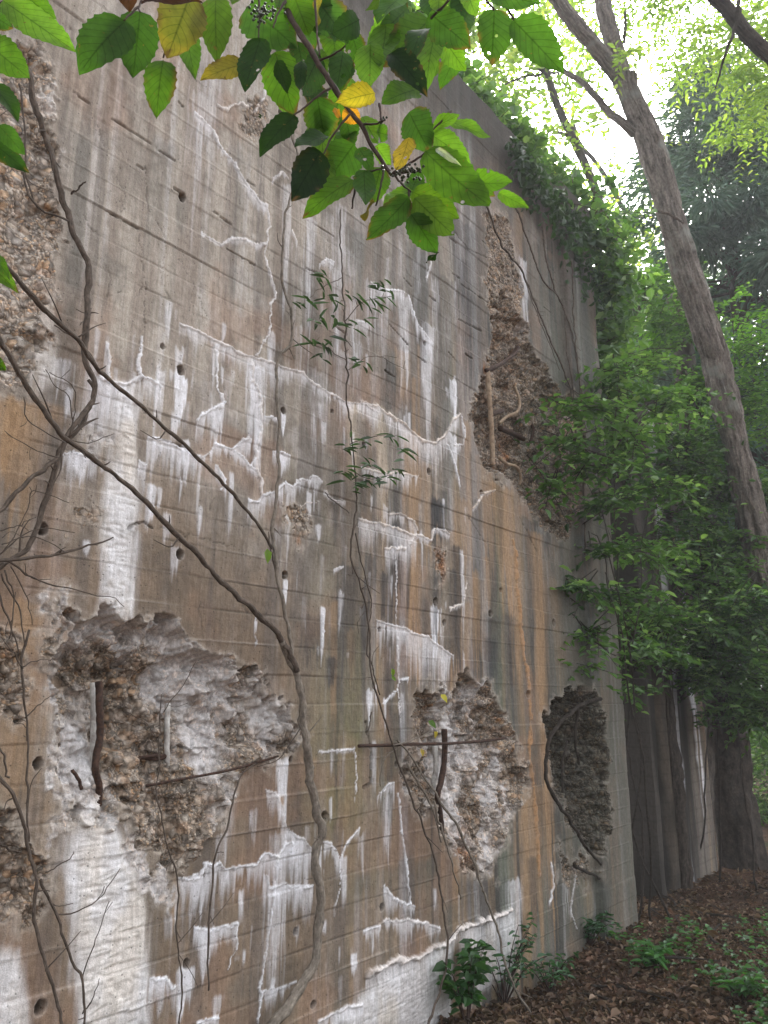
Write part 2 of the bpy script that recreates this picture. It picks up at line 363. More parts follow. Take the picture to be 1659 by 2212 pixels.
# ------------------------------------------------------------------ the concrete wall
# traced marks, in the pixels of a 1659 x 2212 view, carried onto the wall's face
CRUST = [  # points, half width m, height m, white drip length m, tint 0 white .. 1 tan
 ([(390,697),(435,717),(465,734),(500,752),(530,767),(550,774),(575,779),(620,797),(650,802),(675,824),(710,847),(750,869),(790,874),(815,890)],.007,.010,.10,.35),
 ([(840,892),(880,922),(909,954),(937,957),(962,937),(972,912),(990,895)],.012,.014,.22,.6),
 ([(780,868),(815,876),(850,905),(880,922)],.008,.01,.15,.6),
 ([(420,240),(460,280),(475,315),(510,355),(525,385),(555,430),(575,445),(582,480),(575,525),(570,550),(585,590),(595,630),(585,670),(582,720),(565,752),(550,774)],.006,.008,.06,.2),
 ([(545,782),(547,826),(560,851),(565,906),(555,956),(548,1001),(565,1041),(560,1071)],.012,.012,.14,.35),
 ([(437,500),(445,508),(480,528),(500,512),(530,515),(555,528),(575,525)],.005,.007,.03,.3),
 ([(215,812),(235,826),(265,831),(280,826),(302,811)],.011,.012,.22,.15),
 ([(302,811),(300,771),(305,731)],.008,.01,.05,.1), ([(302,811),(325,819),(345,836)],.006,.008,.12,.1),
 ([(230,741),(235,781),(230,821)],.008,.008,.15,.1),
 ([(425,911),(450,886),(475,874),(482,869)],.008,.009,.12,.05), ([(482,869),(470,841),(467,746)],.007,.007,.06,.1),
 ([(320,944),(345,946),(370,956),(400,975)],.007,.008,.16,.05),
 ([(405,976),(435,989),(455,976),(462,956)],.006,.008,.1,.05), ([(465,959),(500,971),(525,949),(540,950)],.006,.008,.09,.05),
 ([(500,971),(530,996),(550,1016)],.005,.007,.06,.05),
 ([(535,1079),(555,1086),(565,1069),(590,1064),(610,1046)],.008,.009,.10,.05),
 ([(615,1041),(632,1051),(650,1034),(670,1039),(675,1026),(695,1039)],.005,.007,.10,.1),
 ([(700,1061),(720,1081),(745,1084)],.005,.006,.03,.4), ([(590,976),(625,984)],.006,.007,.06,.05), ([(570,900),(600,906)],.005,.006,.05,.05),
 ([(465,1006),(480,1026),(485,1046),(470,1056)],.005,.006,.07,.05), ([(300,995),(315,1003)],.005,.006,.1,.05), ([(140,985),(160,975),(190,985)],.006,.006,.18,.0),
 ([(775,1121),(830,1134),(880,1150),(895,1160)],.010,.012,.18,.6), ([(840,1112),(860,1109),(895,1126),(899,1145)],.009,.011,.12,.6),
 ([(882,1174),(895,1154),(930,1167),(935,1147),(945,1142),(970,1154)],.008,.011,.05,.4), ([(830,1186),(875,1183)],.008,.01,.1,.5),
 ([(852,1182),(855,1260),(857,1350),(862,1460),(864,1560)],.006,.009,.04,.15), ([(780,1010),(830,1023),(860,1021),(900,1030)],.006,.008,.1,.6),
 ([(815,1340),(830,1346),(865,1354),(905,1371),(925,1376),(960,1406),(980,1416)],.007,.010,.22,.3),
 ([(970,1316),(1000,1303),(1005,1256)],.007,.009,.02,.5), ([(1020,1099),(1045,1064),(1070,1059)],.008,.010,.03,.8),
 ([(995,896),(1002,931),(1000,961),(980,961)],.009,.01,.12,.2), ([(965,960),(980,1000),(992,1050)],.01,.01,.05,.0),
 ([(1110,1171),(1117,1281),(1125,1363),(1140,1463),(1145,1538),(1142,1613),(1150,1703),(1160,1813),(1166,1890)],.030,.012,.03,1.4),
 ([(577,1708),(595,1713),(607,1743),(615,1788),(635,1803),(655,1813),(672,1833)],.005,.009,.10,.2),
 ([(480,1880),(525,1871),(555,1866),(575,1843),(600,1848),(615,1821),(630,1821)],.006,.010,.12,.0),
 ([(600,1853),(595,1913),(580,1998),(570,2063),(560,2143),(555,2212)],.008,.009,.05,.0),
 ([(570,1888),(585,1918),(607,1913),(675,1913)],.005,.009,.11,.0), ([(385,1898),(430,1893),(445,1863),(480,1873)],.006,.009,.16,.0),
 ([(420,2003),(450,2008),(495,1998),(512,1993),(510,2048),(490,2093)],.005,.007,.09,.0), ([(322,2113),(355,2110),(375,2133)],.005,.007,.09,.0),
 ([(560,2143),(595,2135),(635,2123)],.005,.008,.09,.0), ([(425,2208),(470,2193)],.006,.008,.1,.0),
 ([(685,2208),(710,2193),(750,2173),(780,2168)],.007,.011,.10,.2), ([(785,2010),(820,2000)],.006,.008,.08,.1),
 ([(790,2105),(828,2085),(855,2073),(895,2068),(930,2048),(960,2038),(985,2008),(1045,1988),(1102,1965)],.016,.034,.16,.45),
 ([(829,1913),(855,1943),(895,1958)],.007,.009,.1,.1), ([(829,1990),(890,1988),(950,2003)],.007,.01,.1,.3),
 ([(700,1818),(715,1823),(735,1858),(732,1913),(720,1978)],.005,.007,.08,.0), ([(735,1858),(750,1818),(775,1788)],.004,.006,.03,.1),
 ([(690,1623),(765,1618)],.004,.006,.02,.1), ([(767,1628),(770,1673),(765,1723)],.005,.006,.04,.0),
 ([(859,1713),(870,1813),(880,1888),(885,1953)],.009,.009,.05,.0), ([(829,1518),(859,1493),(864,1468),(884,1463)],.005,.008,.03,.0),
 ([(1190,1863),(1197,1913),(1187,1948)],.010,.012,.05,.1), ([(1245,1873),(1240,1913),(1230,1963),(1245,2008)],.010,.012,.08,.2),
  ([(720,1230),(740,1225)],.004,.005,.02,.1),
 ([(700,1330),(697,1370),(695,1400)],.006,.008,.08,.0), ([(553,1335),(552,1390)],.005,.006,.02,.0), ([(850,1690),(830,1700),(815,1720)],.006,.008,.12,.05),
  ([(640,1120),(650,1090),(690,1085)],.004,.005,.0,.5),
 ([(540,1005),(548,990)],.004,.006,.1,.0), ([(770,690),(800,700)],.005,.006,.08,.0), ([(690,570),(705,560),(720,565)],.004,.006,.05,.1),
 ([(880,640),(900,700),(930,740)],.008,.008,.12,.0), ([(800,610),(830,625),(870,630)],.006,.008,.12,.1), ([(930,560),(920,600)],.006,.006,.1,.1),
 ([(470,228),(490,235),(520,222),(535,235),(545,225)],.009,.012,.0,.4), ([(550,240),(567,215),(572,200)],.009,.014,.0,.2), ([(590,385),(610,370),(622,385)],.006,.008,.03,.4),
 ([(630,500),(640,520)],.006,.007,.06,.3),
]
DARKC = [([(315,360),(320,450),(340,480)],.003,.004), ([(310,560),(315,630),(312,700)],.003,.004), ([(210,270),(215,300),(240,325)],.003,.003),
 ([(180,460),(200,500),(225,505)],.003,.003), ([(215,560),(235,590),(230,640),(260,625)],.003,.003), ([(460,1075),(450,1100)],.004,.004), ([(430,640),(455,690)],.003,.003),
 ([(340,1140),(420,1160),(520,1186)],.003,.004), ([(280,1140),(310,1130),(330,1140)],.010,.012), ([(970,485),(1010,540),(1060,560)],.006,.01), ([(520,1310),(545,1330),(560,1350)],.003,.003),
 ([(1120,1115),(1160,1190)],.006,.008), ([(790,1560),(800,1620),(800,1690),(785,1705)],.012,.02), ([(870,560),(880,600)],.003,.004), ([(1010,1115),(1050,1175)],.006,.005),
 ([(430,1300),(440,1380)],.003,.003), ([(300,495),(310,580),(300,640)],.0025,.003), ([(340,480),(360,530),(350,600),(370,650)],.0025,.003), ([(390,560),(420,610),(410,670)],.0025,.003), ([(250,380),(270,420),(260,470)],.0025,.003), ([(700,480),(720,600),(710,650)],.0025,.003)]
NOTCH = [[(242,258),(378,348)],[(275,345),(310,365)],[(375,405),(400,420)],[(492,537),(552,572)],[(665,475),(720,510)],[(660,580),(700,595)],[(230,455),(300,495)],[(115,35),(165,70)],[(157,200),(190,222)],
 [(935,480),(985,525)],[(995,615),(1055,655)],[(990,690),(1040,715)],[(965,760),(980,775)],[(1005,765),(1020,776)],[(460,455),(500,485)],[(385,220),(395,230)],[(535,390),(560,410)],[(840,700),(880,745)],[(870,600),(890,622)],
 [(830,800),(850,815)],[(925,640),(940,652)],[(975,590),(992,602)],[(1060,600),(1085,618)],[(1040,520),(1060,535)],[(350,950),(405,968)],[(720,700),(750,722)],[(900,770),(918,783)],[(1150,640),(1190,675)],[(1175,560),(1200,590)]]
HOLES = [(395,425,.016),(390,800,.017),(612,887,.014),(388,1197,.016),(615,1242,.015),(92,1143,.017),(82,1650,.015),(638,2012,.013),(85,2175,.017),(400,2082,.013),(700,1765,.02),(925,1018,.016),(940,1300,.018),(785,960,.012),(1058,1325,.018),
 (628,1640,.010),(718,888,.009),(915,742,.012),(960,1345,.014),(1080,1275,.012),(855,1650,.012),(675,2170,.012),(825,1960,.014),(352,748,.008),(605,243,.012),(1140,1500,.018),(820,1360,.01),(1195,1345,.02),(1040,1065,.016)]
STREAK = [  # x, y top, y bottom, half width m, opacity, colour
 (392,812,935,.030,.85,'w'),(345,800,955,.020,.5,'w'),(467,752,862,.014,.55,'w'),(467,880,1010,.028,.6,'w'),(340,955,1000,.02,.5,'w'),(215,815,1000,.05,.55,'w'),(100,760,870,.09,.5,'w'),(172,980,1050,.025,.7,'w'),
 (558,790,1100,.040,.72,'w'),(540,800,950,.02,.4,'w'),(612,893,945,.011,.8,'w'),(618,1254,1330,.011,.9,'w'),(698,1312,1450,.014,.9,'w'),(553,1338,1402,.006,.8,'w'),(610,985,1040,.02,.7,'w'),(330,1050,1130,.014,.7,'w'),(347,1055,1100,.01,.6,'w'),
 (978,822,945,.030,.9,'w'),(978,940,1045,.035,.75,'w'),(922,700,1015,.055,.55,'w'),(940,1312,1440,.032,.95,'w'),(958,1420,1500,.03,.5,'w'),(613,1640,1800,.030,.85,'w'),(605,1800,2212,.045,.45,'w'),(640,1815,1990,.035,.5,'w'),(585,1925,2212,.05,.4,'w'),
 (800,1490,1580,.022,.8,'w'),(745,1850,1990,.016,.6,'w'),(780,1800,1920,.02,.4,'w'),(835,1720,1880,.03,.5,'w'),(870,1500,1700,.02,.45,'w'),(1110,1900,2120,.07,.5,'w'),(1220,1850,2000,.04,.5,'w'),(400,2090,2212,.035,.8,'w'),(440,2010,2110,.03,.6,'w'),
 (345,2115,2200,.02,.5,'w'),(470,2150,2212,.02,.5,'w'),(640,1820,1920,.03,.5,'w'),(430,1895,2010,.05,.55,'w'),(500,1700,1900,.03,.35,'w'),(545,1750,1830,.02,.4,'w'),(480,1800,1900,.03,.4,'w'),(770,870,1120,.05,.5,'t'),(830,880,1160,.07,.45,'t'),(765,2060,2120,.016,.7,'w'),(700,1990,2030,.014,.6,'w'),
 (870,640,900,.05,.45,'w'),(800,610,760,.05,.4,'w'),(760,640,800,.04,.35,'w'),(690,800,1000,.06,.35,'w'),(1130,560,760,.05,.6,'w'),(1100,600,700,.04,.4,'w'),(1170,1140,1340,.08,.3,'w'),(670,470,760,.03,.45,'w'),(430,200,560,.05,.35,'w'),(460,80,420,.07,.35,'w'),(620,400,760,.025,.45,'w'),
 (890,930,1480,.05,.65,'o'),(920,1000,1240,.035,.5,'o'),(1085,1050,1330,.08,.75,'o'),(1110,1200,1500,.05,.6,'o'),(1045,990,1250,.06,.45,'o'),(1000,1080,1240,.04,.45,'o'),(1155,1150,2050,.065,.8,'o'),(1195,1250,1500,.035,.6,'o'),(905,1370,1480,.022,.9,'o'),(895,1180,1330,.03,.6,'o'),(1150,1700,2100,.09,.6,'o'),(1265,1850,2000,.06,.5,'o'),
 (60,870,1150,.07,.7,'o'),(30,860,1010,.05,.8,'o'),(110,870,930,.05,.4,'o'),(60,1300,1480,.05,.7,'o'),(70,1440,1800,.05,.4,'o'),(30,1500,1700,.03,.4,'o'),(380,1900,2030,.012,.7,'o'),(605,1720,1760,.012,.8,'o'),(1010,2000,2200,.03,.6,'o'),(870,760,870,.04,.5,'o'),(285,830,890,.01,.5,'o'),(1120,420,560,.05,.35,'o'),(1060,560,680,.04,.3,'o'),(985,1150,1400,.05,.4,'o'),(1030,1250,1450,.06,.35,'o'),
 (945,1085,1180,.05,.8,'k'),(940,1180,1420,.025,.7,'k'),(985,1180,1480,.03,.75,'k'),(1000,560,900,.04,.5,'k'),(860,1130,1300,.03,.5,'k'),(905,540,800,.05,.45,'k'),(1030,1080,1440,.03,.5,'k'),(1060,1380,1500,.05,.6,'k'),(1140,1120,1500,.04,.5,'k'),(1200,1500,1900,.08,.6,'k'),(1150,1850,2060,.04,.5,'k'),(1270,1500,2040,.06,.6,'k'),(1250,1100,2050,.05,.6,'k'),(940,1075,1175,.030,.85,'k'),(955,1060,1120,.03,.5,'k'),(830,1240,1340,.02,.7,'k'),(975,1230,1480,.028,.6,'k'),(755,1220,1520,.05,.55,'k'),(715,1420,1490,.022,.75,'k'),(880,1180,1320,.014,.6,'k'),(1180,1110,1200,.05,.7,'k'),(1185,1120,1160,.04,.8,'k'),(850,1130,1350,.018,.5,'k'),(945,1180,1300,.03,.7,'k'),(800,1200,1330,.03,.5,'k'),  # black stains; those at the far hollow also paint in its shade
 (680,1330,1440,.05,.4,'k'),(1020,640,880,.08,.35,'k'),(960,600,900,.06,.35,'k'),(900,540,760,.08,.5,'g'),(770,500,620,.08,.5,'g'),(840,780,1000,.04,.45,'k'),(1000,480,700,.10,.45,'k'),(1060,1330,1500,.06,.4,'k'),(1100,1330,1500,.05,.4,'k'),(1215,900,1100,.1,.4,'k'),(940,900,1000,.02,.4,'k'),(860,1540,1700,.04,.4,'k'),(700,300,500,.2,.25,'g'),
 (1230,1100,2000,.16,.55,'g'),(1190,1200,1900,.08,.4,'g'),(1300,900,2050,.12,.45,'g'),(395,430,520,.03,.4,'g'),(350,300,620,.06,.3,'g'),(220,100,300,.04,.3,'g'),(1110,1480,1800,.03,.4,'g'),(970,1500,1600,.05,.4,'k'),(185,300,880,.03,.35,'g'),(250,560,700,.05,.25,'g'),
 (40,560,860,.03,.4,'k'),(520,330,700,.05,.25,'g'),(1240,500,1500,.025,.6,'k'),(1205,1050,1300,.03,.5,'k'),(1075,1900,2050,.06,.35,'k'),(720,1700,1800,.05,.3,'m'),(1020,1900,2000,.05,.3,'k')]
def poly_sd(X, Z, poly):
    """signed distance (positive inside) of points to a closed polygon"""
    d = np.full(X.shape, 1e9); ins = np.zeros(X.shape, bool); n = len(poly)
    for k in range(n):
        x0, z0 = poly[k]; x1, z1 = poly[(k + 1) % n]
        ex, ez = x1 - x0, z1 - z0
        t = np.clip(((X - x0) * ex + (Z - z0) * ez) / (ex * ex + ez * ez + 1e-12), 0, 1)
        d = np.minimum(d, (X - x0 - t * ex) ** 2 + (Z - z0 - t * ez) ** 2)
        c = ((z0 > Z) != (z1 > Z)) & (X < (x1 - x0) * (Z - z0) / (z1 - z0 + 1e-12) + x0)
        ins ^= c
    d = np.sqrt(d); return np.where(ins, d, -d)
def stones(X, Z, s, seed):
    """jittered cells: distance to the nearest stone centre / s, and the stone's id"""
    xi = np.floor(X / s).astype(int); zi = np.floor(Z / s).astype(int)
    best = np.full(X.shape, 9.0); bid = np.zeros(X.shape, int)
    for a in (-1, 0, 1):
        for b in (-1, 0, 1):
            cx, cz = xi + a, zi + b
            hh = (cx * 73 + cz * 151 + seed * 57)
            jx = _T[hh & 255, (cx * 13 + 7) & 255]; jz = _T[(cz * 29 + 3) & 255, hh & 255]
            rs = .55 + .55 * _T[(hh * 3) & 255, (hh * 5 + cz) & 255]
            d = np.hypot((X / s - cx - .15 - .7 * jx), (Z / s - cz - .15 - .7 * jz) * 1.15) / rs
            m = d < best; best = np.where(m, d, best); bid = np.where(m, hh, bid)
    return best, bid
_g = np.random.default_rng(17)
for _k in range(230):
    _x = _g.uniform(150, 1010); _y = _g.uniform(640, 2120); _l = _g.uniform(20, 120) * (1 if _g.random() < .8 else 2)
    if 130 < _x < 650 and 1240 < _y < 1880: continue
    if 850 < _x and 1420 < _y < 1900: continue
    STREAK.append((_x, _y, _y + _l, _g.uniform(.004, .018), _g.uniform(.2, .65), 'w'))
for _k in range(60):
    _x = _g.uniform(620, 1000); _y = _g.uniform(430, 760); STREAK.append((_x, _y, _y + _g.uniform(60, 260), _g.uniform(.01, .05), _g.uniform(.15, .4), 'w'))
for _k in range(70):
    _x = _g.uniform(700, 1250); _y = _g.uniform(700, 1700); STREAK.append((_x, _y, _y + _g.uniform(80, 380), _g.uniform(.006, .03), _g.uniform(.2, .5), 'kgko'[_k % 4]))
STREAK.sort(key=lambda s: (s[5] == 'k' and s[4] >= .6))
C = dict(w=(.78, .79, .83), t=(.62, .54, .42), o=(.345, .225, .125), k=(.036, .038, .041), g=(.125, .13, .118), m=(.12, .14, .05))
SPALL = [
 ([(1050,470),(1085,455),(1112,520),(1125,600),(1138,690),(1100,680),(1060,670),(1045,610),(1050,540)],.035,.03,.030,.0,.10),  # polygon, depth m, edge softness m, stone size m, top-heavy overhang, whiteness
 ([(130,1290),(200,1310),(260,1330),(290,1372),(340,1352),(420,1370),(480,1400),(560,1450),(610,1510),(645,1590),(605,1640),(540,1690),(480,1735),(440,1790),(400,1830),(340,1870),(285,1850),(255,1780),(225,1800),(160,1790),(140,1700),(118,1500),(125,1400)],.17,.045,.030,1.0,.46),
 ([(930,1475),(1000,1455),(1060,1475),(1095,1520),(1118,1580),(1130,1640),(1140,1700),(1110,1770),(1080,1860),(1040,1900),(985,1880),(960,1800),(930,1760),(895,1720),(880,1650),(905,1580),(905,1520)],.14,.05,.032,.7,.33),
 ([(1060,640),(1100,650),(1135,690),(1150,760),(1180,810),(1235,860),(1255,940),(1250,1050),(1225,1170),(1185,1150),(1130,1085),(1075,1035),(1045,1000),(1025,930),(1025,860),(1055,790),(1062,700)],.17,.08,.045,.0,.14),
 ([(620,1095),(650,1085),(668,1120),(665,1160),(640,1190),(618,1165),(612,1125)],.022,.02,.035,.0,.05),
 ([(1172,1540),(1200,1505),(1240,1490),(1285,1510),(1300,1600),(1305,1720),(1298,1860),(1265,1840),(1235,1790),(1205,1720),(1178,1650)],.32,.10,.045,.5,.03),
 ([(-60,60),(85,80),(98,140),(108,260),(122,360),(116,470),(112,600),(85,700),(62,790),(40,850),(-60,860)],.05,.02,.035,.0,.22),
 ([(-20,1330),(40,1390),(55,1480),(20,1560),(-30,1560)],.05,.03,.035,.2,.0), ([(-30,1760),(60,1790),(105,1860),(110,1960),(60,2010),(-30,1990)],.07,.03,.04,.4,.1),
 ([(935,1185),(958,1190),(960,1230),(945,1255),(935,1225)],.03,.02,.03,.0,.1), ([(520,205),(570,195),(580,250),(560,300),(525,290)],.012,.02,.02,.0,.1),
 ([(165,1095),(200,1090),(215,1120),(190,1150),(165,1140)],.015,.02,.03,.0,.05), ([(188,935),(225,925),(232,955),(200,965)],.015,.015,.03,.0,.5),
 ([(100,1280),(135,1270),(150,1330),(130,1450),(120,1600),(150,1760),(130,1830),(110,1700),(98,1500)],.03,.03,.035,.0,.55),
 ([(260,1790),(330,1870),(380,1880),(370,1960),(330,1930),(290,1900)],.02,.03,.035,.0,.6),
 ([(1200,1840),(1250,1850),(1290,1890),(1270,1900),(1215,1880)],.06,.03,.04,.5,.1),
 ([(420,1690),(500,1690),(480,1740),(440,1790),(410,1800)],.02,.02,.035,.0,.1)]
WHITE = [([(240,825),(300,825),(303,1000),(292,1150),(290,1345),(205,1335),(212,1150),(232,1000)],.92),
 ([(165,1500),(215,1470),(275,1478),(250,1560),(240,1650),(225,1720),(165,1700)],.85), ([(425,1490),(470,1478),(455,1560),(490,1690),(445,1700),(425,1600)],.85), ([(545,1485),(620,1520),(632,1585),(585,1600),(545,1560)],.85),
 ([(505,1485),(545,1560),(530,1655),(500,1640)],.8), ([(385,1540),(420,1560),(420,1650),(390,1660)],.8), ([(160,1730),(232,1715),(262,1800),(305,1900),(325,1985),(330,2230),(165,2230),(150,2000),(125,1870)],.93),
 ([(-10,2060),(45,2045),(60,2120),(70,2230),(-10,2230)],.85), ([(960,1500),(1000,1510),(1005,1600),(1000,1700),(975,1790),(950,1800),(960,1680)],.75), ([(1030,1480),(1060,1490),(1020,1530)],.6),
 ([(790,2140),(830,2100),(870,2085),(930,2060),(975,2040),(975,2230),(690,2230)],.7), ([(985,2030),(1060,1995),(1110,1975),(1110,2100),(1000,2180)],.45), ([(120,1270),(140,1280),(135,1480),(150,1700),(120,1650)],.55), ([(55,690),(110,640),(125,830),(60,850)],.45)]
def wp(pts):
    a = onwall([p[0] for p in pts], [p[1] for p in pts]); return a[:, [0, 2]]
BOARD0, BOARDH = .610, .1234
def build_wall():
    xs = np.unique(np.r_[np.linspace(-2.6, .5, 90), np.arange(.5, 2.6, .0045), np.arange(2.6, 4.2, .0065), np.arange(4.2, 6.03, .009), 6.05])
    zs = np.r_[np.arange(-.1, 3.6, .0048), np.arange(3.6, 5.92, .0062)]
    Z, X = np.meshgrid(zs, xs, indexing='ij')
    v = np.stack([X - CAM[0], np.full_like(X, -CAM[1]), Z - CAM[2]], -1)
    f_ = v @ FWD; PX = CX + FPX * (v @ RIGHT) / f_; PY = CY - FPX * (v @ UP) / f_
    del v
    disp = (fbm(X * 1.3, Z * 1.3, 1, 3) - .5) * .020 + (fbm(X * 14, Z * 14, 2, 3) - .5) * .0035
    rockm = np.zeros(X.shape)
    # --- base colour: brown-grey low, pale grey-beige high, green-grey to the right
    up = sstep(1.9, 3.1, Z + (fbm(X * 2, Z * 2, 4, 3) - .5) * 1.2 + .12 * (X - 2))
    br = np.array([.238, .180, .130]); pale = np.array([.395, .354, .302]); tan_ = np.array([.250, .185, .125]); gr = np.array([.185, .172, .145])
    col = br + (pale - br) * up[..., None]
    def mix(c, m): 
        nonlocal col
        col = col + (np.array(c) - col) * np.clip(m, 0, 1)[..., None]
    mix(tan_, sstep(1.6, 1.0, Z) * .5 * sstep(.3, .7, fbm(X * 3, Z * 1.2, 6, 3)))
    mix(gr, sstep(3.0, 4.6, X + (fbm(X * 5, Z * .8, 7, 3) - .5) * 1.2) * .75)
    mix((.20, .19, .085), .75 * np.exp(-(((PX - 760) / 90) ** 2 + ((PY - 1640) / 190) ** 2)) * sstep(.2, .5, fbm(X * 6, Z * 4, 8, 4)))
    mix((.16, .155, .12), .5 * np.exp(-(((PX - 730) / 70) ** 2 + ((PY - 1420) / 130) ** 2)))
    mix((.31, .235, .155), .75 * sstep(150, 60, PX) * sstep(840, 900, PY) * sstep(1900, 1750, PY) * sstep(.35, .7, fbm(X * 9, Z * 1.5, 9, 4)))
    # per-board tone, board steps and joint lines
    zb = (Z - BOARD0) / BOARDH + .02 * (vn(X * .8, Z * 0, 3) - .5); bi = np.floor(zb); fz = zb - bi
    seg = np.floor((X + h1(bi, 4) * 2.2) / 1.9)
    hb = h1(bi * 5 + seg * 11, 2)
    disp += (hb - .5) * .0065
    col *= (1 + (h1(bi * 3 + seg * 7, 6) - .5) * .13)[..., None]
    dl = np.minimum(fz, 1 - fz) * BOARDH
    lj = np.exp(-(dl / .0032) ** 2); lw = fbm(X * 2.5, bi * 3.7, 12, 3)
    disp += lj * np.where(lw > .5, .0035, -.0042) * np.clip(np.abs(lw - .5) * 7, .25, 1)
    mix((.42, .38, .33), lj * np.clip((lw - .5) * 4, 0, .45) * (1 - .4 * up)); mix((.09, .075, .06), lj * np.clip((.50 - lw) * 5, 0, .6) * (1 - .45 * up))
    # board grain and long vertical weather streaks
    st = fbm(X * 26, Z * .55, 21, 4); st2 = fbm(X * 75, Z * 1.3, 22, 3); st3 = fbm(X * 8, Z * .35, 23, 3)
    right = sstep(2.2, 3.4, X)
    mix((.62, .60, .60), sstep(.56, .78, st) * (.20 + .45 * up) * .7)
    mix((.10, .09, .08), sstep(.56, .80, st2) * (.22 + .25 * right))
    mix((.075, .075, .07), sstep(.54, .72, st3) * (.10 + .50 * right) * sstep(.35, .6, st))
    mix((.36, .225, .115), sstep(.55, .7, fbm(X * 10 + 40, Z * .3, 24, 3)) * .5 * right * sstep(5.3, 4.9, X) * sstep(4.2, 3.0, Z))
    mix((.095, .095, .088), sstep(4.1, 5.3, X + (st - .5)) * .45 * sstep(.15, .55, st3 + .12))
    mix((.42, .42, .45), sstep(.58, .72, fbm(X * 13 + 10, Z * .4, 25, 3)) * .4 * right * sstep(4.9, 4.4, X))
    mix((.135, .135, .085), sstep(.42, .7, fbm(X * 3.3 + 3, Z * 1.1, 63, 4)) * sstep(1.9, 3.2, X) * sstep(4.2, 2.4, Z) * .6)
    mix((.08, .076, .064), sstep(.48, .72, fbm(X * 2.2 + 7, Z * .9, 64, 5)) * (.28 + .34 * right))
    mix((.12, .10, .085), sstep(.52, .68, fbm(X * 11, Z * 7, 65, 4)) * .35)
    mix((.47, .45, .43), sstep(.55, .72, fbm(X * 7, Z * 5, 66, 4)) * .35 * up)
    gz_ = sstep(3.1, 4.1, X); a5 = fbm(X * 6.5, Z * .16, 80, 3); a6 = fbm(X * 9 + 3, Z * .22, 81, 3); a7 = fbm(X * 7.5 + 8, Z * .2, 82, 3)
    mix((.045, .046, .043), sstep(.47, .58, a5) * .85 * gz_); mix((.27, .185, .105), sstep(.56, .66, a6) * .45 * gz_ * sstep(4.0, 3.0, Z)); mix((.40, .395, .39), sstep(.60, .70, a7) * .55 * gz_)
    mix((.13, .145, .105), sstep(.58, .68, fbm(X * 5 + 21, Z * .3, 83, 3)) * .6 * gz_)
    mix((.225, .182, .150), sstep(.45, .62, fbm(X * 15 + 2, Z * .4, 87, 4)) * .55 * up)
    mix((.115, .10, .09), sstep(.54, .66, fbm(X * 12 + 6, Z * .5, 88, 4)) * .5)
    blot = fbm(X * 5, Z * 5, 26, 5); mix((.11, .095, .075), sstep(.55, .75, blot) * .35)
    mix((.33, .19, .12), sstep(.55, .72, fbm(X * 3 + 9, Z * 3, 27, 4)) * .28)
    # dark band under the coping, running down in tongues
    tt = fbm(X * 4, Z * 0 + 2, 28, 3)
    mix((.040, .036, .030), sstep(5.92 - .45 - tt * .75, 5.92 - .22, Z + (fbm(X * 9, Z * 2, 29, 3) - .5) * .3) * .93)
    mix((.07, .06, .05), sstep(.5, .72, fbm(X * 6, Z * .2, 30, 3)) * sstep(4.0, 5.8, Z) * .6)
    # --- single traced streaks
    for (px, y0, y1, hw, op, kc) in STREAK:
        a = wp([(px, y0)])[0]; q = wp([(px, y1)])[0]; xc, z1, z0 = a[0], a[1], q[1]
        hw = hw * 1.35 if kc in 'ko' and X[0, 0] < 99 and xc > 2.2 else hw; ix = np.where(np.abs(xs - xc) < hw * 3.2)[0]; iz = np.where((zs < z1 + .06) & (zs > z0 - .15))[0]
        if len(ix) < 2 or len(iz) < 2: continue
        sl = np.s_[iz[0]:iz[-1] + 1, ix[0]:ix[-1] + 1]; Xs, Zs = X[sl], Z[sl]
        H = z1 - z0
        ragg = fbm(Xs * 60, Xs * 0 + px * .13, 31, 3)
        zt = z1 - (ragg - .5) * .05 * min(1, H * 4); zbm = z0 + (ragg - .45) * H * 1.1
        wob = (vn(Zs * 3, Zs * 0 + px, 32) - .5) * hw * .5
        wx = hw * (.8 + .5 * (Zs - z0) / H)
        m = sstep(1.45, .35, np.abs(Xs - xc - wob) / wx + (fbm(Xs * 90, Zs * 3, 33, 3) - .5) * .9)
        m = m * sstep(-.012, .012, zt - Zs) * sstep(0, max(.04, H * (.5 if kc == 'w' else .22)), Zs - zbm)
        m = np.clip(m * (.65 + .7 * fbm(Xs * 45, Zs * 2.0, 34, 3)), 0, 1) * op
        if kc == 'w': m = sstep(.03, .62, m + (fbm(Xs * 130, Zs * 7, 84, 3) - .5) * .5 * (m > .02)) * op; disp[sl] += m * .003
        col[sl] += (np.array(C[kc]) - col[sl]) * m[..., None]
    # --- lime wash areas
    for poly, op in WHITE:
        p = wp(poly); lo, hi = p.min(0) - .1, p.max(0) + .1
        ix = np.where((xs > lo[0]) & (xs < hi[0]))[0]; iz = np.where((zs > lo[1]) & (zs < hi[1]))[0]
        if len(ix) < 2 or len(iz) < 2: continue
        sl = np.s_[iz[0]:iz[-1] + 1, ix[0]:ix[-1] + 1]; Xs, Zs = X[sl], Z[sl]
        s_ = poly_sd(Xs + (fbm(Xs * 25, Zs * 4, 35, 3) - .5) * .07, Zs + (fbm(Xs * 30, Zs * 8, 36, 3) - .5) * .05, p)
        m = sstep(-.02, .035, s_) * (.72 + .4 * fbm(Xs * 30, Zs * 4, 37, 4))
        m = np.clip(m, 0, 1) * op
        rip = np.abs(vn(Xs * 22 + vn(Zs * 30, Xs * 8, 39) * 2.2, Zs * 70, 38) - .5) * 2
        disp[sl] += m * (.004 + .007 * (1 - rip) * sstep(0, .06, s_))
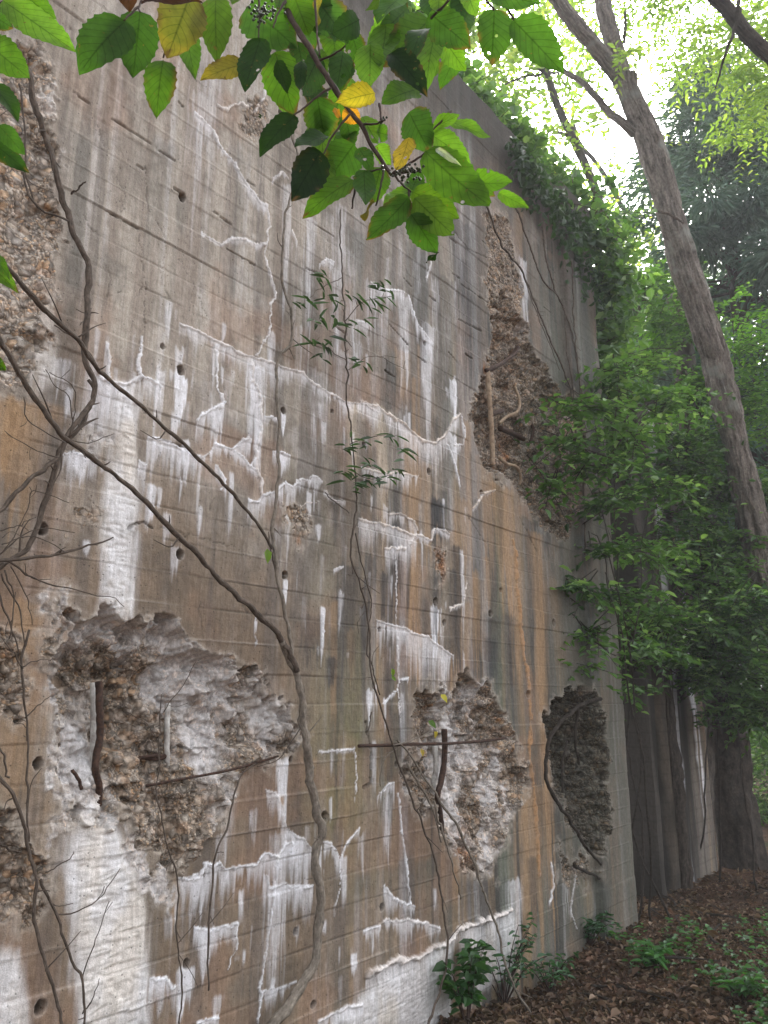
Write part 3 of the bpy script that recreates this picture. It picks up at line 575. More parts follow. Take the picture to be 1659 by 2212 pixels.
        tint = np.array([.74, .74, .75]) + (np.array([.70, .60, .46]) - np.array([.74, .74, .75])) * (sstep(.5, .75, fbm(Xs * 7, Zs * 3, 40, 3)) * .4)[..., None]
        col[sl] += (tint - col[sl]) * m[..., None]
    # --- spalled hollows with bare aggregate
    for k, (poly, dep, soft, ss, topw, wh) in enumerate(SPALL):
        p = wp(poly); lo, hi = p.min(0) - .1, p.max(0) + .1
        ix = np.where((xs > lo[0]) & (xs < hi[0]))[0]; iz = np.where((zs > lo[1]) & (zs < hi[1]))[0]
        if len(ix) < 2 or len(iz) < 2: continue
        sl = np.s_[iz[0]:iz[-1] + 1, ix[0]:ix[-1] + 1]; Xs, Zs = X[sl], Z[sl]
        wa = min(1.0, np.ptp(p[:, 0]) / .5); Xw = Xs + ((fbm(Xs * 16, Zs * 16, 41 + k, 4) - .5) * .13 + (fbm(Xs * 6, Zs * 6, 61 + k, 3) - .5) * .20 * wa); Zw = Zs + ((fbm(Xs * 16 + 9, Zs * 16, 42 + k, 4) - .5) * .13 + (fbm(Xs * 6 + 5, Zs * 6, 62 + k, 3) - .5) * .22 * wa)
        s_ = poly_sd(Xw, Zw, p)
        s_ = s_ + (fbm(Xs * 38, Zs * 38, 95 + k, 4) - .5) * .055; ins = sstep(-.012, .016, s_)
        rel = np.clip((Zs - p[:, 1].min()) / (np.ptp(p[:, 1]) + 1e-6), 0, 1)
        side = sstep(.1, .9, (Xs - p[:, 0].min()) / (np.ptp(p[:, 0]) + 1e-6)); dd = dep * (1 - np.exp(-np.clip(s_, 0, 9) / (soft * (1 + 1.6 * side)))) * ((1 - topw) + topw * (.25 + .75 * sstep(.05, .75, rel)))
        big = fbm(Xs * 9, Zs * 9, 43 + k, 3) - .5
        d1, i1 = stones(Xs + big * .03, Zs, ss, k); d2, i2 = stones(Xs, Zs + big * .03, ss * .5, k + 9)
        b1 = np.sqrt(np.clip(1 - d1 ** 2, 0, 1)); b2 = np.sqrt(np.clip(1 - d2 ** 2, 0, 1))
        d3, i3 = stones(Xs + big * .05, Zs, ss * 3.2, k + 19); d4, i4 = stones(Xs + big * .04, Zs, ss * 1.7, k + 29)
        rock = np.maximum(b1 * ss * .36, b2 * ss * .24) + (fbm(Xs * 45, Zs * 45, 44, 3) - .5) * .014 + (h1(i3, 8) - .5) * min(.06, dep * .4) + (h1(i4, 9) - .5) * min(.03, dep * .2) + (fbm(Xs * 20, Zs * 20, 45, 3) - .5) * min(.05, dep * .4)
        disp[sl] += ins * (-dd * (1 + .9 * big) + rock * min(1.0, dep / .03) - .18 * ss * min(1, dep / .03))
        pick = b1 * ss * .42 > b2 * ss * .24
        hid = np.where(pick, h1(i1, 3), h1(i2, 5))
        PAL = 1.22 * np.array([(.17, .14, .115), (.23, .17, .12), (.27, .205, .145), (.12, .105, .092), (.21, .185, .16), (.27, .16, .09), (.18, .14, .115), (.28, .255, .225), (.14, .10, .075)])
        sc = np.array([.36, .325, .285]) * .6 + .4 * PAL[np.clip((hid * 9).astype(int), 0, 8)]; sc = sc * (.75 + .6 * fbm(Xs * 8, Zs * 8, 49 + k, 3))[..., None]
        mort = np.clip(1 - np.maximum(b1, b2) * 1.5, 0, 1)
        sc = sc + (np.array([.11, .092, .076]) - sc) * (mort * .5)[..., None]
        wm = sstep(1 - wh - .12, 1 - wh + .12, fbm(Xs * 7, Zs * 4, 46 + k, 4) * .9 + .1) 
        sc = sc + (np.array([.68, .67, .68]) - sc) * (wm * .8)[..., None]
        if k == 6: sc = sc * 1.1 + .13
        if k == 5: sc = sc * .30  # deep far hollow: its shade is put into the stone colour
        keep = np.clip(col[sl].mean(-1) * 2.2 - .75, 0, .85)                      # lime runs on over the stones
        mm = ins * (1 - keep)
        col[sl] += (sc - col[sl]) * mm[..., None]
        rockm[sl] = np.maximum(rockm[sl], ins * np.clip(1 - .62 * wm - .8 * keep, 0, 1))
        rim = np.exp(-((s_ + .006) / .026) ** 2); col[sl] += (np.array([.43, .385, .33]) - col[sl]) * (rim * .75 * fbm(Xs * 30, Zs * 30, 47, 2))[..., None]
    # rust inside the tall hollow and the small one
    for (px, py, rx, rz) in ((1128, 965, .06, .16), (950, 1215, .05, .10), (1045, 800, .03, .05), (645, 1165, .03, .03), (1010, 1830, .10, .10)):
        a = wp([(px, py)])[0]; mix((.36, .16, .06), .7 * np.exp(-(((X - a[0]) / rx) ** 2 + ((Z - a[1]) / rz) ** 2)) * sstep(.3, .6, fbm(X * 30, Z * 10, 48, 3)))
    # --- notches at board joints with their shadow lines painted in, hair cracks
    def lines(items, kind):
        for it in items:
            if kind == 'notch': pts, hw, hgt, drip, tint = it, .0058, -.013, 0, 0
            elif kind == 'dark': pts, hw, hgt = it; hgt = -hgt; drip = tint = 0
            else: pts, hw, hgt, drip, tint = it
            p = wp(pts); lo, hi = p.min(0) - .06, p.max(0) + .06
            ix = np.where((xs > lo[0]) & (xs < hi[0]))[0]; iz = np.where((zs > lo[1] - drip * 1.8) & (zs < hi[1]))[0]
            if len(ix) < 2 or len(iz) < 2: continue
            sl = np.s_[iz[0]:iz[-1] + 1, ix[0]:ix[-1] + 1]; Xs, Zs = X[sl], Z[sl]
            jw = .018 if kind != 'notch' else .003
            Xw = Xs + (fbm(Xs * 28, Zs * 28, 51, 3) - .5) * jw * 1.7 + (fbm(Xs * 90, Zs * 90, 67, 2) - .5) * jw * .5; Zw = Zs + (fbm(Xs * 28 + 7, Zs * 28, 52, 3) - .5) * jw * 1.7 + (fbm(Xs * 90, Zs * 90 + 4, 68, 2) - .5) * jw * .5
            d = np.full(Xs.shape, 1e9); zl = np.full(Xs.shape, -1e9)
            for q in range(len(p) - 1):
                (x0, z0), (x1, z1) = p[q], p[q + 1]; ex, ez = x1 - x0, z1 - z0
                t = np.clip(((Xw - x0) * ex + (Zw - z0) * ez) / (ex * ex + ez * ez + 1e-12), 0, 1)
                d = np.minimum(d, np.hypot(Xw - x0 - t * ex, Zw - z0 - t * ez))
                if drip and abs(ex) > 1e-3:
                    inx = (Xs >= min(x0, x1) - .004) & (Xs <= max(x0, x1) + .004)
                    zz = z0 + ez * np.clip((Xs - x0) / ex, 0, 1); zl = np.where(inx & (zz > Zs - .004), np.maximum(zl, zz), zl)
            wv = hw * (.85 if kind == 'crust' else 1) * np.clip(.1 + 1.7 * (fbm(Xs * 20, Zs * 20, 53, 3) - .15), .08, 1.25)
            if kind == 'crust':
                dm = Zs * 0
                if drip:
                    rg = fbm(Xs * 80, Xs * 0 + pts[0][0] * .31, 54, 3) * .6 + fbm(Xs * 14, Xs * 0 + pts[0][1] * .17, 55, 2) * .75
                    Ld = drip * np.clip((rg - .35) * 2.6, .04, 1.7)
                    fall = (zl - Zs) / Ld
                    dm = np.where(zl > -1e8, sstep(1.0, .1, fall) * (fall > -.2), 0) * np.clip(.45 + .8 * (fbm(Xs * 70, Zs * 3, 56, 3) - .3), 0, 1) * .95
                cw = np.array(C['w']); ct = np.array([.60, .48, .36]) if tint <= 1 else np.array([.36, .21, .105])
                cc = cw + (ct - cw) * min(tint, 1)
                col[sl] += (cw * (1 - .3 * min(tint, 1)) + ct * .3 * min(tint, 1) - col[sl]) * np.clip(dm, 0, 1)[..., None]
                hgtp = np.sqrt(np.clip(1 - (d / (wv * 1.25)) ** 2, 0, 1))
                disp[sl] += hgtp * hgt * .75 * (.5 + .8 * fbm(Xs * 50, Zs * 50, 57, 2)) + dm * .0025
                m = sstep(1.25, .8, d / wv)
                shade = (.85 + .35 * fbm(Xs * 30, Zs * 30, 58, 3))[..., None]
                col[sl] += (cc * shade - col[sl]) * (m * np.clip(-.15 + 2.0 * fbm(Xs * 11, Zs * 11, 59, 3), .12, .95))[..., None]
            else:
                m = sstep(1.1, .5, d / wv) * (1 if kind == 'notch' else .85)
                disp[sl] += hgt * m; col[sl] += (np.array([.07, .06, .05]) - col[sl]) * (m * .6)[..., None]
    lines(NOTCH, 'notch'); lines(DARKC, 'dark'); lines(CRUST, 'crust')
    # random small pieces of crust and pock marks so that no part is bare
    g = np.random.default_rng(3)
    # --- tie holes
    for (px, py, r) in HOLES:
        a = wp([(px, py)])[0]; R2 = r * 2.6
        ix = np.where(np.abs(xs - a[0]) < R2)[0]; iz = np.where(np.abs(zs - a[1]) < R2)[0]
        sl = np.s_[iz[0]:iz[-1] + 1, ix[0]:ix[-1] + 1]; Xs, Zs = X[sl], Z[sl]
        d = np.hypot(Xs - a[0], (Zs - a[1]) * .85) + (fbm(Xs * 70, Zs * 70, 60, 2) - .5) * .006
        m = sstep(r * 1.12, r * .85, d); disp[sl] -= m * .07
        col[sl] += (np.array([.06, .05, .042]) - col[sl]) * (m * .9)[..., None]
        ring = np.exp(-((d - r * 1.25) / (r * .25)) ** 2); col[sl] += (np.array([.40, .36, .32]) - col[sl]) * (ring * .3)[..., None]
    # pilaster at the far end stands a little proud
    disp += .05 * sstep(5.46, 5.50, X)
    # ragged top edge
    Zt = Z + (fbm(X * 3, X * 0, 61, 4) - .5) * .10 * sstep(5.7, 5.9, Z)
    nz, nx = X.shape
    rockm = np.clip(rockm, 0, 1)
    pil = sstep(4.7, 5.45, X + (fbm(X * 7, Z * .2, 85, 3) - .5) * .8) * sstep(5.6, 4.6, Z); col = col + (np.array([.105, .108, .088]) - col) * (pil * .6 * sstep(.30, .55, fbm(X * 8, Z * .3, 86, 3) + .08))[..., None]
    V = np.stack([X, -disp, Zt], -1).reshape(-1, 3)
    i, j = np.meshgrid(np.arange(nz - 1), np.arange(nx - 1), indexing='ij')
    F = np.stack([i * nx + j, i * nx + j + 1, (i + 1) * nx + j + 1, (i + 1) * nx + j], -1).reshape(-1, 4)
    # thickness: strips along the edges back to y = 1.1, and a back face
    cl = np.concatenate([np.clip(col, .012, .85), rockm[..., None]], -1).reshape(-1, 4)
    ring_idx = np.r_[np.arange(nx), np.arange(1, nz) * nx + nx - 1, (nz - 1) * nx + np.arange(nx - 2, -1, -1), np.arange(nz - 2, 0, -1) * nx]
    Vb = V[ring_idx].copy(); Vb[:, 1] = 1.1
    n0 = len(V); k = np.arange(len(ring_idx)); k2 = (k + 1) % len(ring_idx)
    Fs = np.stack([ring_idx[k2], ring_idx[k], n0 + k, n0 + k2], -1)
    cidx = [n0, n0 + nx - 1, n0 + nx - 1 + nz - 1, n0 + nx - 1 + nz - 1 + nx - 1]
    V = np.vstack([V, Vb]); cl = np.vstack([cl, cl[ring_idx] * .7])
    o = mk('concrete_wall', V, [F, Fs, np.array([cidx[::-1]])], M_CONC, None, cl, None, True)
    tag(o, 'tall ruined board-marked concrete wall streaked with white lime and broken hollows', 'wall')
    return o
WALL = build_wall()
# ------------------------------------------------------------------ reinforcing steel in the hollows
def rebar(pts, r, mat, name='rebar', sides=8):
    P = np.array([onwall(p[0], p[1], p[2]) for p in pts])
    V, Q, T, U = tube(P, r, n=max(14, 8 * len(pts)), sides=sides, wob=.002, lump=.18, seed=int(pts[0][0]))
    o = mk(name, V, [Q, T], mat, WALL, None, U); return o
for pts, r, mt in [
    ([(213,1472,-.045),(215,1530,-.03),(216,1590,-.03),(207,1640,-.02),(206,1665,-.02),(214,1700,-.035),(213,1740,-.06)],[.013,.013,.012],M_RUST),
    ([(202,1475,-.09),(203,1560,-.08),(201,1650,-.07),(200,1740,-.08)],[.013,.012],M_LIME),
    ([(363,1520,-.07),(361,1570,-.06),(361,1640,-.06),(360,1665,-.08)],[.010,.010],M_LIME),
    ([(290,1640,-.08),(330,1633,-.06),(365,1632,-.06)],[.007,.007],M_RUST), ([(300,1636,-.09),(340,1640,-.06),(366,1630,-.06)],[.006,.006],M_RUST),
    ([(315,1697,.0),(400,1682,.02),(500,1662,.03),(600,1634,.01)],[.005,.005],M_RUST),
    ([(155,1663,.0),(170,1685,.01),(176,1705,.0)],[.006,.006],M_RUST),
    ([(775,1612,.035),(850,1609,.04),(960,1606,.05),(1030,1602,.04),(1092,1594,.02)],[.008,.008],M_RUST),
    ([(960,1575,-.01),(960,1640,-.01),(952,1690,.0),(945,1720,.0),(952,1770,-.02),(955,1825,-.04)],[.017,.016],M_RUST),
    ([(940,1612,-.06),(942,1660,-.05),(935,1710,-.06),(945,1760,-.08)],[.016,.015],M_LIME),
    ([(1052,792,.02),(1056,850,.02),(1062,930,.02),(1064,1005,.0)],[.018,.017],M_TAN),
    ([(1050,800,.03),(1080,786,.02),(1110,765,-.02),(1120,750,-.06)],[.014,.012],M_RUST), ([(1055,802,.0),(1090,782,-.02),(1118,748,-.08),(1112,738,-.1)],[.012,.012],M_RUST),
    ([(1080,925,-.04),(1105,935,-.06),(1130,948,-.10)],[.020,.020],M_RUST), ([(1062,895,-.02),(1085,887,-.08)],[.018,.018],M_RUST),
    ([(1112,835,-.10),(1122,865,-.08),(1118,888,-.07),(1095,900,-.06),(1078,915,-.06)],[.012,.011],M_TAN),
    ([(1078,988,-.02),(1095,1002,-.02),(1115,1008,-.04),(1124,1025,-.06),(1122,1048,-.08)],[.012,.011],M_TAN),
    ([(1148,915,-.14),(1152,930,-.12),(1146,955,-.12)],[.012,.012],M_RUST)]:
    rebar(pts, r, mt)

# ------------------------------------------------------------------ the second wall beyond the gap
def build_pier():
    xs = np.linspace(7.15, 8.72, 150); zs = np.linspace(-.1, 4.6, 420)
    Z, X = np.meshgrid(zs, xs, indexing='ij')
    disp = (fbm(X * 3, Z * 3, 70, 4) - .5) * .018 - .12 * sstep(.15, .0, np.abs(X - 7.42 - .12 * (fbm(Z * 1.3, X * 0, 75, 3) - .5))) * sstep(2.4, 1.9, Z)
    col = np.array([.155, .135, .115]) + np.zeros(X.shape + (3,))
    def mx(c, m):
        nonlocal col
        col = col + (np.array(c) - col) * np.clip(m, 0, 1)[..., None]
    mx((.06, .055, .05), sstep(.5, .7, fbm(X * 10, Z * .5, 71, 3)) * .8); mx((.26, .2, .14), sstep(.5, .75, fbm(X * 8 + 5, Z * .6, 72, 3)) * .6)
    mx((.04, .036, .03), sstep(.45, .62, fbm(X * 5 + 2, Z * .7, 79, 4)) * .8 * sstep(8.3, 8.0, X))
    mx((.85, .86, .9), sstep(.16, .05, np.abs(X - 7.86 - .1 * (fbm(Z * 2, X * 2, 73, 3) - .5))) * sstep(.34, .52, fbm(X * 14, Z * 1.2, 74, 3)) * .8)
    mx((.85, .86, .9), sstep(.10, .03, np.abs(X - 8.42 - .25 * (fbm(Z * 2, X * 2, 76, 3) - .5))) * sstep(.45, .6, fbm(X * 16, Z * 1.2, 77, 3)) * sstep(.2, 1, Z) * .8)
    fz = ((Z - BOARD0) / BOARDH) % 1; mx((.07, .06, .05), np.exp(-(np.minimum(fz, 1 - fz) * BOARDH / .006) ** 2) * .5)
    nz, nx = X.shape; Y = .17 - disp
    Zt = Z + (Z > 3) * (fbm(X * 4, X * 0, 78, 3) - .5) * .4 * sstep(3.5, 4.6, Z)
    V = np.stack([X, Y, Zt], -1).reshape(-1, 3)
    i, j = np.meshgrid(np.arange(nz - 1), np.arange(nx - 1), indexing='ij')
    F = np.stack([i * nx + j, i * nx + j + 1, (i + 1) * nx + j + 1, (i + 1) * nx + j], -1).reshape(-1, 4)
    ring = np.r_[np.arange(nx), np.arange(1, nz) * nx + nx - 1, (nz - 1) * nx + np.arange(nx - 2, -1, -1), np.arange(nz - 2, 0, -1) * nx]
    Vb = V[ring].copy(); Vb[:, 1] = 1.1; n0 = len(V); k = np.arange(len(ring)); k2 = (k + 1) % len(ring)
    Fs = np.stack([ring[k2], ring[k], n0 + k, n0 + k2], -1)
    cid = [n0, n0 + nx - 1, n0 + nx + nz - 2, n0 + 2 * nx + nz - 3]
    c = np.c_[(col * (.62 + .75 * sstep(8.05, 8.3, X) - .22 * sstep(7.75, 7.5, X))[..., None]).reshape(-1, 3), np.zeros(col.size // 3)]  # left end darkened, painting in the dark gap beside the big wall
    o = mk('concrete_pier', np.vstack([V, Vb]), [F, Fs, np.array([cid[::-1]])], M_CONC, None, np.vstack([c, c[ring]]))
    tag(o, 'dark lime-streaked concrete pier standing beyond the far end of the big wall', 'wall')
build_pier()

# ------------------------------------------------------------------ vines on the wall
def wv(pts, off):
    off = np.interp(np.linspace(0, 1, len(pts)), np.linspace(0, 1, len(np.atleast_1d(off))), np.atleast_1d(off))
    return np.array([onwall(p[0], p[1], o) for p, o in zip(pts, off)])
def shoots(mb, P, r, seed):
    """short side shoots and stubs along a stem"""
    gg = np.random.default_rng(seed); Q = smooth_path(P, 60); Ln = np.linalg.norm(np.diff(Q, axis=0), axis=1).sum()
    for k in range(int(Ln / .16)):
        i = gg.integers(2, 58); t = unit(Q[i + 1] - Q[i - 1]); d = unit(t * gg.uniform(-.2, .9) + np.array([gg.normal(), -abs(gg.normal()) * .35, gg.normal()])); l = gg.uniform(.015, .05) if gg.random() < .65 else gg.uniform(.06, .16)
        mb.tube([Q[i], Q[i] + d * l * .5 + gg.normal(size=3) * l * .06, Q[i] + d * l + gg.normal(size=3) * l * .15], [min(.004, .4 * max(np.atleast_1d(r))), .0012], n=7, sides=5, seed=int(i))
def vine(name, label, segs, mat, cat='vine', group=None):
    mb = MB()
    for q, (pts, off, r) in enumerate(segs):
        r = np.atleast_1d(r) * .62; P = wv(pts, off); Ln = np.linalg.norm(np.diff(P, axis=0), axis=1).sum()
        mb.tube(P, r, n=int(max(12, Ln / .022)), sides=10 if max(np.atleast_1d(r)) > .008 else 6, wob=.010 + .3 * max(np.atleast_1d(r)), lump=.38, seed=q * 7 + int(abs(pts[0][0])) % 50)
        shoots(mb, P, r, q * 5 + 1)
    o = mb.build(name, mat); tag(o, label, cat, group); return o
main_v = empty('climbing_vine', onwall(600, 2200, .1)); tag(main_v, 'thick grey woody vine rising from the ground and forking across the wall', 'vine')
def vpart(name, segs, mat, parent):
    mb = MB()
    for q, (pts, off, r) in enumerate(segs):
        r = np.atleast_1d(r) * .62; P = wv(pts, off); Ln = np.linalg.norm(np.diff(P, axis=0), axis=1).sum(); r_ = max(np.atleast_1d(r))
        mb.tube(P, r, n=int(max(12, Ln / .022)), sides=12 if r_ > .008 else 6, wob=.008 + .35 * r_, lump=.42, seed=q * 7 + int(abs(pts[0][0])) % 50)
        shoots(mb, P, r, q * 5 + 1)
    return mb.build(name, mat, parent)
vpart('stem', [([(560,2260),(600,2200),(650,2130),(683,2060),(692,1950),(684,1850),(692,1780),(672,1680),(657,1580),(648,1500),(635,1440),(610,1385)],[.10,.08,.08,.10],[.034,.030,.027,.025])], M_VINE, main_v)
vpart('stem', [([(628,1420),(625,1360),(608,1300),(594,1200),(590,1150),(597,1050),(602,950),(599,860),(597,800),(604,772),(628,742),(630,690),(613,620),(610,550),(615,470),(634,400),(640,330),(628,280),(640,200),(655,60)],[.09,.03,.03],[.013,.011,.009,.007])], M_VINE, main_v)
vpart('branch', [([(640,1450),(610,1385),(560,1330),(505,1280),(440,1212),(395,1165),(340,1110),(280,1052),(215,1000),(150,950),(100,900),(50,820),(0,730),(-50,650)],[.10,.12,.22,.30],[.022,.0155,.0135,.0125])], M_VINED, main_v)
vpart('branch', [([(586,1185),(560,1135),(500,1065),(430,990),(350,918),(270,848),(215,800),(180,752),(130,700),(90,662),(45,612),(20,580),(-40,520)],[.05,.12,.25,.35],[.010,.011,.012,.013]), ([(215,800),(180,745),(118,705)],[.2,.2],[.004,.003])], M_VINED, main_v)
vpart('branch', [([(600,1250),(585,1190),(578,1150)],[.05,.09],[.006,.003])], M_VINED, main_v)
vpart('branch', [([(655,1570),(600,1640),(555,1655)],[.05,.05],[.004,.003])], M_VINED, main_v)
lf = onwall(np.array([577.]), np.array([1185.]), np.array([.12]))
V_, Q_, U_, C_ = leaves(lf, np.array([[.1, 0, -1.]]), np.array([[-.4, -1, .1]]), [.055], [.036], [(.13, .24, .03)])
mk('leaf', V_, Q_, M_LEAFC, main_v, C_, U_)
vine('twisted_vine', 'dark twisting vine down the left edge of the wall', [
    ([(62,150),(75,230),(100,290),(118,370),(150,460),(165,520),(190,580),(188,680),(185,780),(205,830),(195,880),(150,935),(130,980),(95,1015),(40,1062),(0,1105),(-50,1150)],[.04,.05,.10],[.017,.017,.019,.012,.011]),
    ([(190,820),(205,850),(180,905),(140,960),(110,1040),(85,1120),(60,1180),(15,1215),(-30,1245)],[.05,.04,.03],[.010,.016,.013]),
    ([(50,350),(60,420),(100,460),(152,478)],[.03,.06],[.006,.006]), ([(152,418),(186,392)],[.05,.15],[.006,.004]), ([(40,180),(52,280),(58,370),(72,430)],[.03,.04],[.006,.005]),
    ([(150,952),(165,870),(158,830),(105,805)],[.12,.16],[.004,.002]), ([(160,905),(150,860),(120,835),(95,800)],[.1,.16],[.003,.002]), ([(150,950),(190,958),(248,938)],[.12,.12],[.003,.002]),
    ([(145,955),(60,910),(50,860)],[.14,.14],[.003,.003]), ([(130,985),(60,965),(10,930)],[.1,.1],[.003,.002])], M_VINED)
vine('dead_twigs', 'spray of thin dead twigs at the left edge above the big hollow', [
    ([(-10,1215),(60,1208),(120,1196),(180,1182),(245,1163)],[.08,.12],[.011,.004]), ([(0,1200),(60,1150),(110,1140),(160,1150)],[.08,.1],[.004,.002]), ([(15,1215),(90,1255),(160,1275),(240,1292),(268,1312)],[.08,.1],[.005,.002]),
    ([(10,1190),(60,1100),(75,1060),(150,1085)],[.08,.1],[.003,.002]), ([(5,1175),(80,1160),(140,1195)],[.1,.14],[.003,.002]), ([(0,1150),(50,1130),(75,1115)],[.08,.1],[.003,.002]), ([(20,1220),(60,1300),(70,1350)],[.06,.06],[.004,.002]),
    ([(0,1240),(40,1320),(55,1400)],[.05,.06],[.005,.003]), ([(10,1230),(30,1290),(20,1380)],[.05,.06],[.005,.003]), ([(-10,1260),(20,1350),(45,1420)],[.05,.05],[.006,.003])], M_VINED, 'twigs')
vine('thin_vine', 'thin leafy vine winding down the middle of the wall', [
    ([(735,455),(738,590),(745,700),(748,780),(752,880),(765,1000),(770,1100),(758,1190),(775,1260),(795,1340),(798,1430),(815,1500),(850,1620),(880,1700),(930,1830),(960,1980),(966,2060),(940,2170),(915,2240)],[.03,.04,.05,.06,.12],[.006,.007,.008,.008,.010]),
    ([(768,1150),(785,1230),(803,1300),(795,1400),(820,1500)],[.04,.05],[.005,.005]), ([(700,1065),(725,1085),(755,1110)],[.02,.03],[.004,.004]), ([(738,600),(700,620),(670,640)],[.04,.14],[.004,.002]), ([(745,690),(790,650),(850,640)],[.04,.18],[.004,.002]),
    ([(748,780),(700,750),(670,735)],[.04,.14],[.004,.002]), ([(755,960),(800,945),(860,940)],[.04,.16],[.004,.002]), ([(765,1020),(800,1035),(850,1025)],[.04,.16],[.004,.002]), ([(750,800),(810,770),(880,800)],[.03,.08],[.003,.002]),
    ([(790,1320),(770,1345),(775,1370)],[.04,.05],[.003,.002]), ([(800,1540),(795,1580)],[.05,.08],[.006,.004])], M_VINED)
vine('fallen_vine', 'pair of bare vine stems slanting down past the lower hollow', [
    ([(860,1600),(890,1640),(930,1700),(990,1790),(1030,1880),(1055,1950),(1080,2030),(1100,2110),(1150,2190),(1200,2250)],[.06,.10,.16,.25],[.008,.011,.010,.009]),
    ([(935,1730),(965,1830),(985,1900),(996,1940)],[.10,.05],[.010,.005]), ([(880,1650),(930,1740),(955,1820)],[.06,.03],[.010,.008]), ([(850,1610),(885,1600),(930,1580)],[.08,.08],[.006,.004]), ([(870,1612),(830,1640),(820,1700)],[.06,.04],[.005,.004])], M_VINE)
vine('thin_vine', 'two thin dark stems crossing the lime stain at lower left', [
    ([(-10,1665),(40,1750),(60,1830),(75,1900),(80,2000),(95,2080),(125,2150),(137,2240)],[.10,.08,.08],[.010,.008]), ([(60,1360),(48,1450),(55,1550),(58,1650),(62,1820)],[.04,.04],[.006,.005]),
    ([(85,1900),(112,1960),(150,2060),(178,2130),(182,2240)],[.06,.06],[.008,.006]), ([(125,1975),(180,1962),(222,1932),(262,1880)],[.06,.10],[.004,.002]), ([(95,1882),(130,1870),(165,1838)],[.06,.1],[.003,.002]), ([(178,2120),(200,2040),(235,1950)],[.05,.08],[.003,.002]), ([(180,2190),(205,2150),(215,2115)],[.05,.08],[.004,.002]),
    ([(55,1550),(90,1520),(105,1505)],[.05,.06],[.004,.002]), ([(50,1440),(80,1430),(120,1425)],[.05,.07],[.003,.002]), ([(50,1440),(20,1400),(0,1380)],[.05,.07],[.004,.002]), ([(-10,1590),(20,1680)],[.1,.08],[.006,.005]), ([(-10,1820),(45,1838)],[.08,.05],[.006,.004])], M_VINED, 'vine')
vine('hanging_root', 'smooth brown root hanging from the edge of the big left hollow', [([(556,1648),(530,1668),(508,1705),(492,1780),(465,1850),(454,1950),(452,2050),(451,2137)],[.02,.06,.07,.06],[.005,.006,.006,.005])], M_VINED, 'root')
vine('thin_vine', 'single hair-thin stem running down below the big hollow', [([(350,1500),(345,1580),(342,1700),(362,1830),(386,1900),(382,2000),(391,2110),(388,2240)],[.03,.05,.03,.03],[.003,.004,.005,.005]), ([(345,1600),(310,1560),(270,1540)],[.05,.03],[.002,.002]), ([(350,1540),(400,1470),(425,1430)],[.03,.06],[.003,.002])], M_VINED, 'vine')
vine('creeper_stem', 'dark creeper stems hanging down near the far top corner', [
    ([(1050,440),(1080,520),(1130,590),(1170,690),(1200,760),(1235,850),(1245,950)],[.05,.05],[.012,.010]), ([(1110,430),(1140,520),(1170,600),(1215,660),(1225,760),(1240,860)],[.05,.05],[.012,.008]), ([(1170,480),(1190,600),(1230,700),(1250,820),(1260,1000),(1265,1200)],[.05,.05],[.012,.008]), ([(1130,590),(1150,650),(1210,800)],[.04,.06],[.006,.004]), ([(1235,560),(1240,700),(1262,900)],[.08,.08],[.01,.01])], M_VINED, 'creeper')
vine('old_root', 'gnarled old roots growing out of the dark far hollow', [
    ([(1300,1510),(1250,1525),(1200,1575),(1182,1620),(1180,1670),(1192,1715),(1230,1770),(1262,1825),(1300,1870)],[.05,.08,.08,.06],[.022,.020,.018,.014]), ([(1225,1600),(1215,1660),(1216,1735)],[-.06,-.02],[.014,.010]), ([(1240,1870),(1270,1885),(1300,1900)],[.02,.03],[.018,.012]), ([(1250,1530),(1240,1600),(1250,1650)],[.0,-.05],[.02,.012])], M_BARKD, 'root')

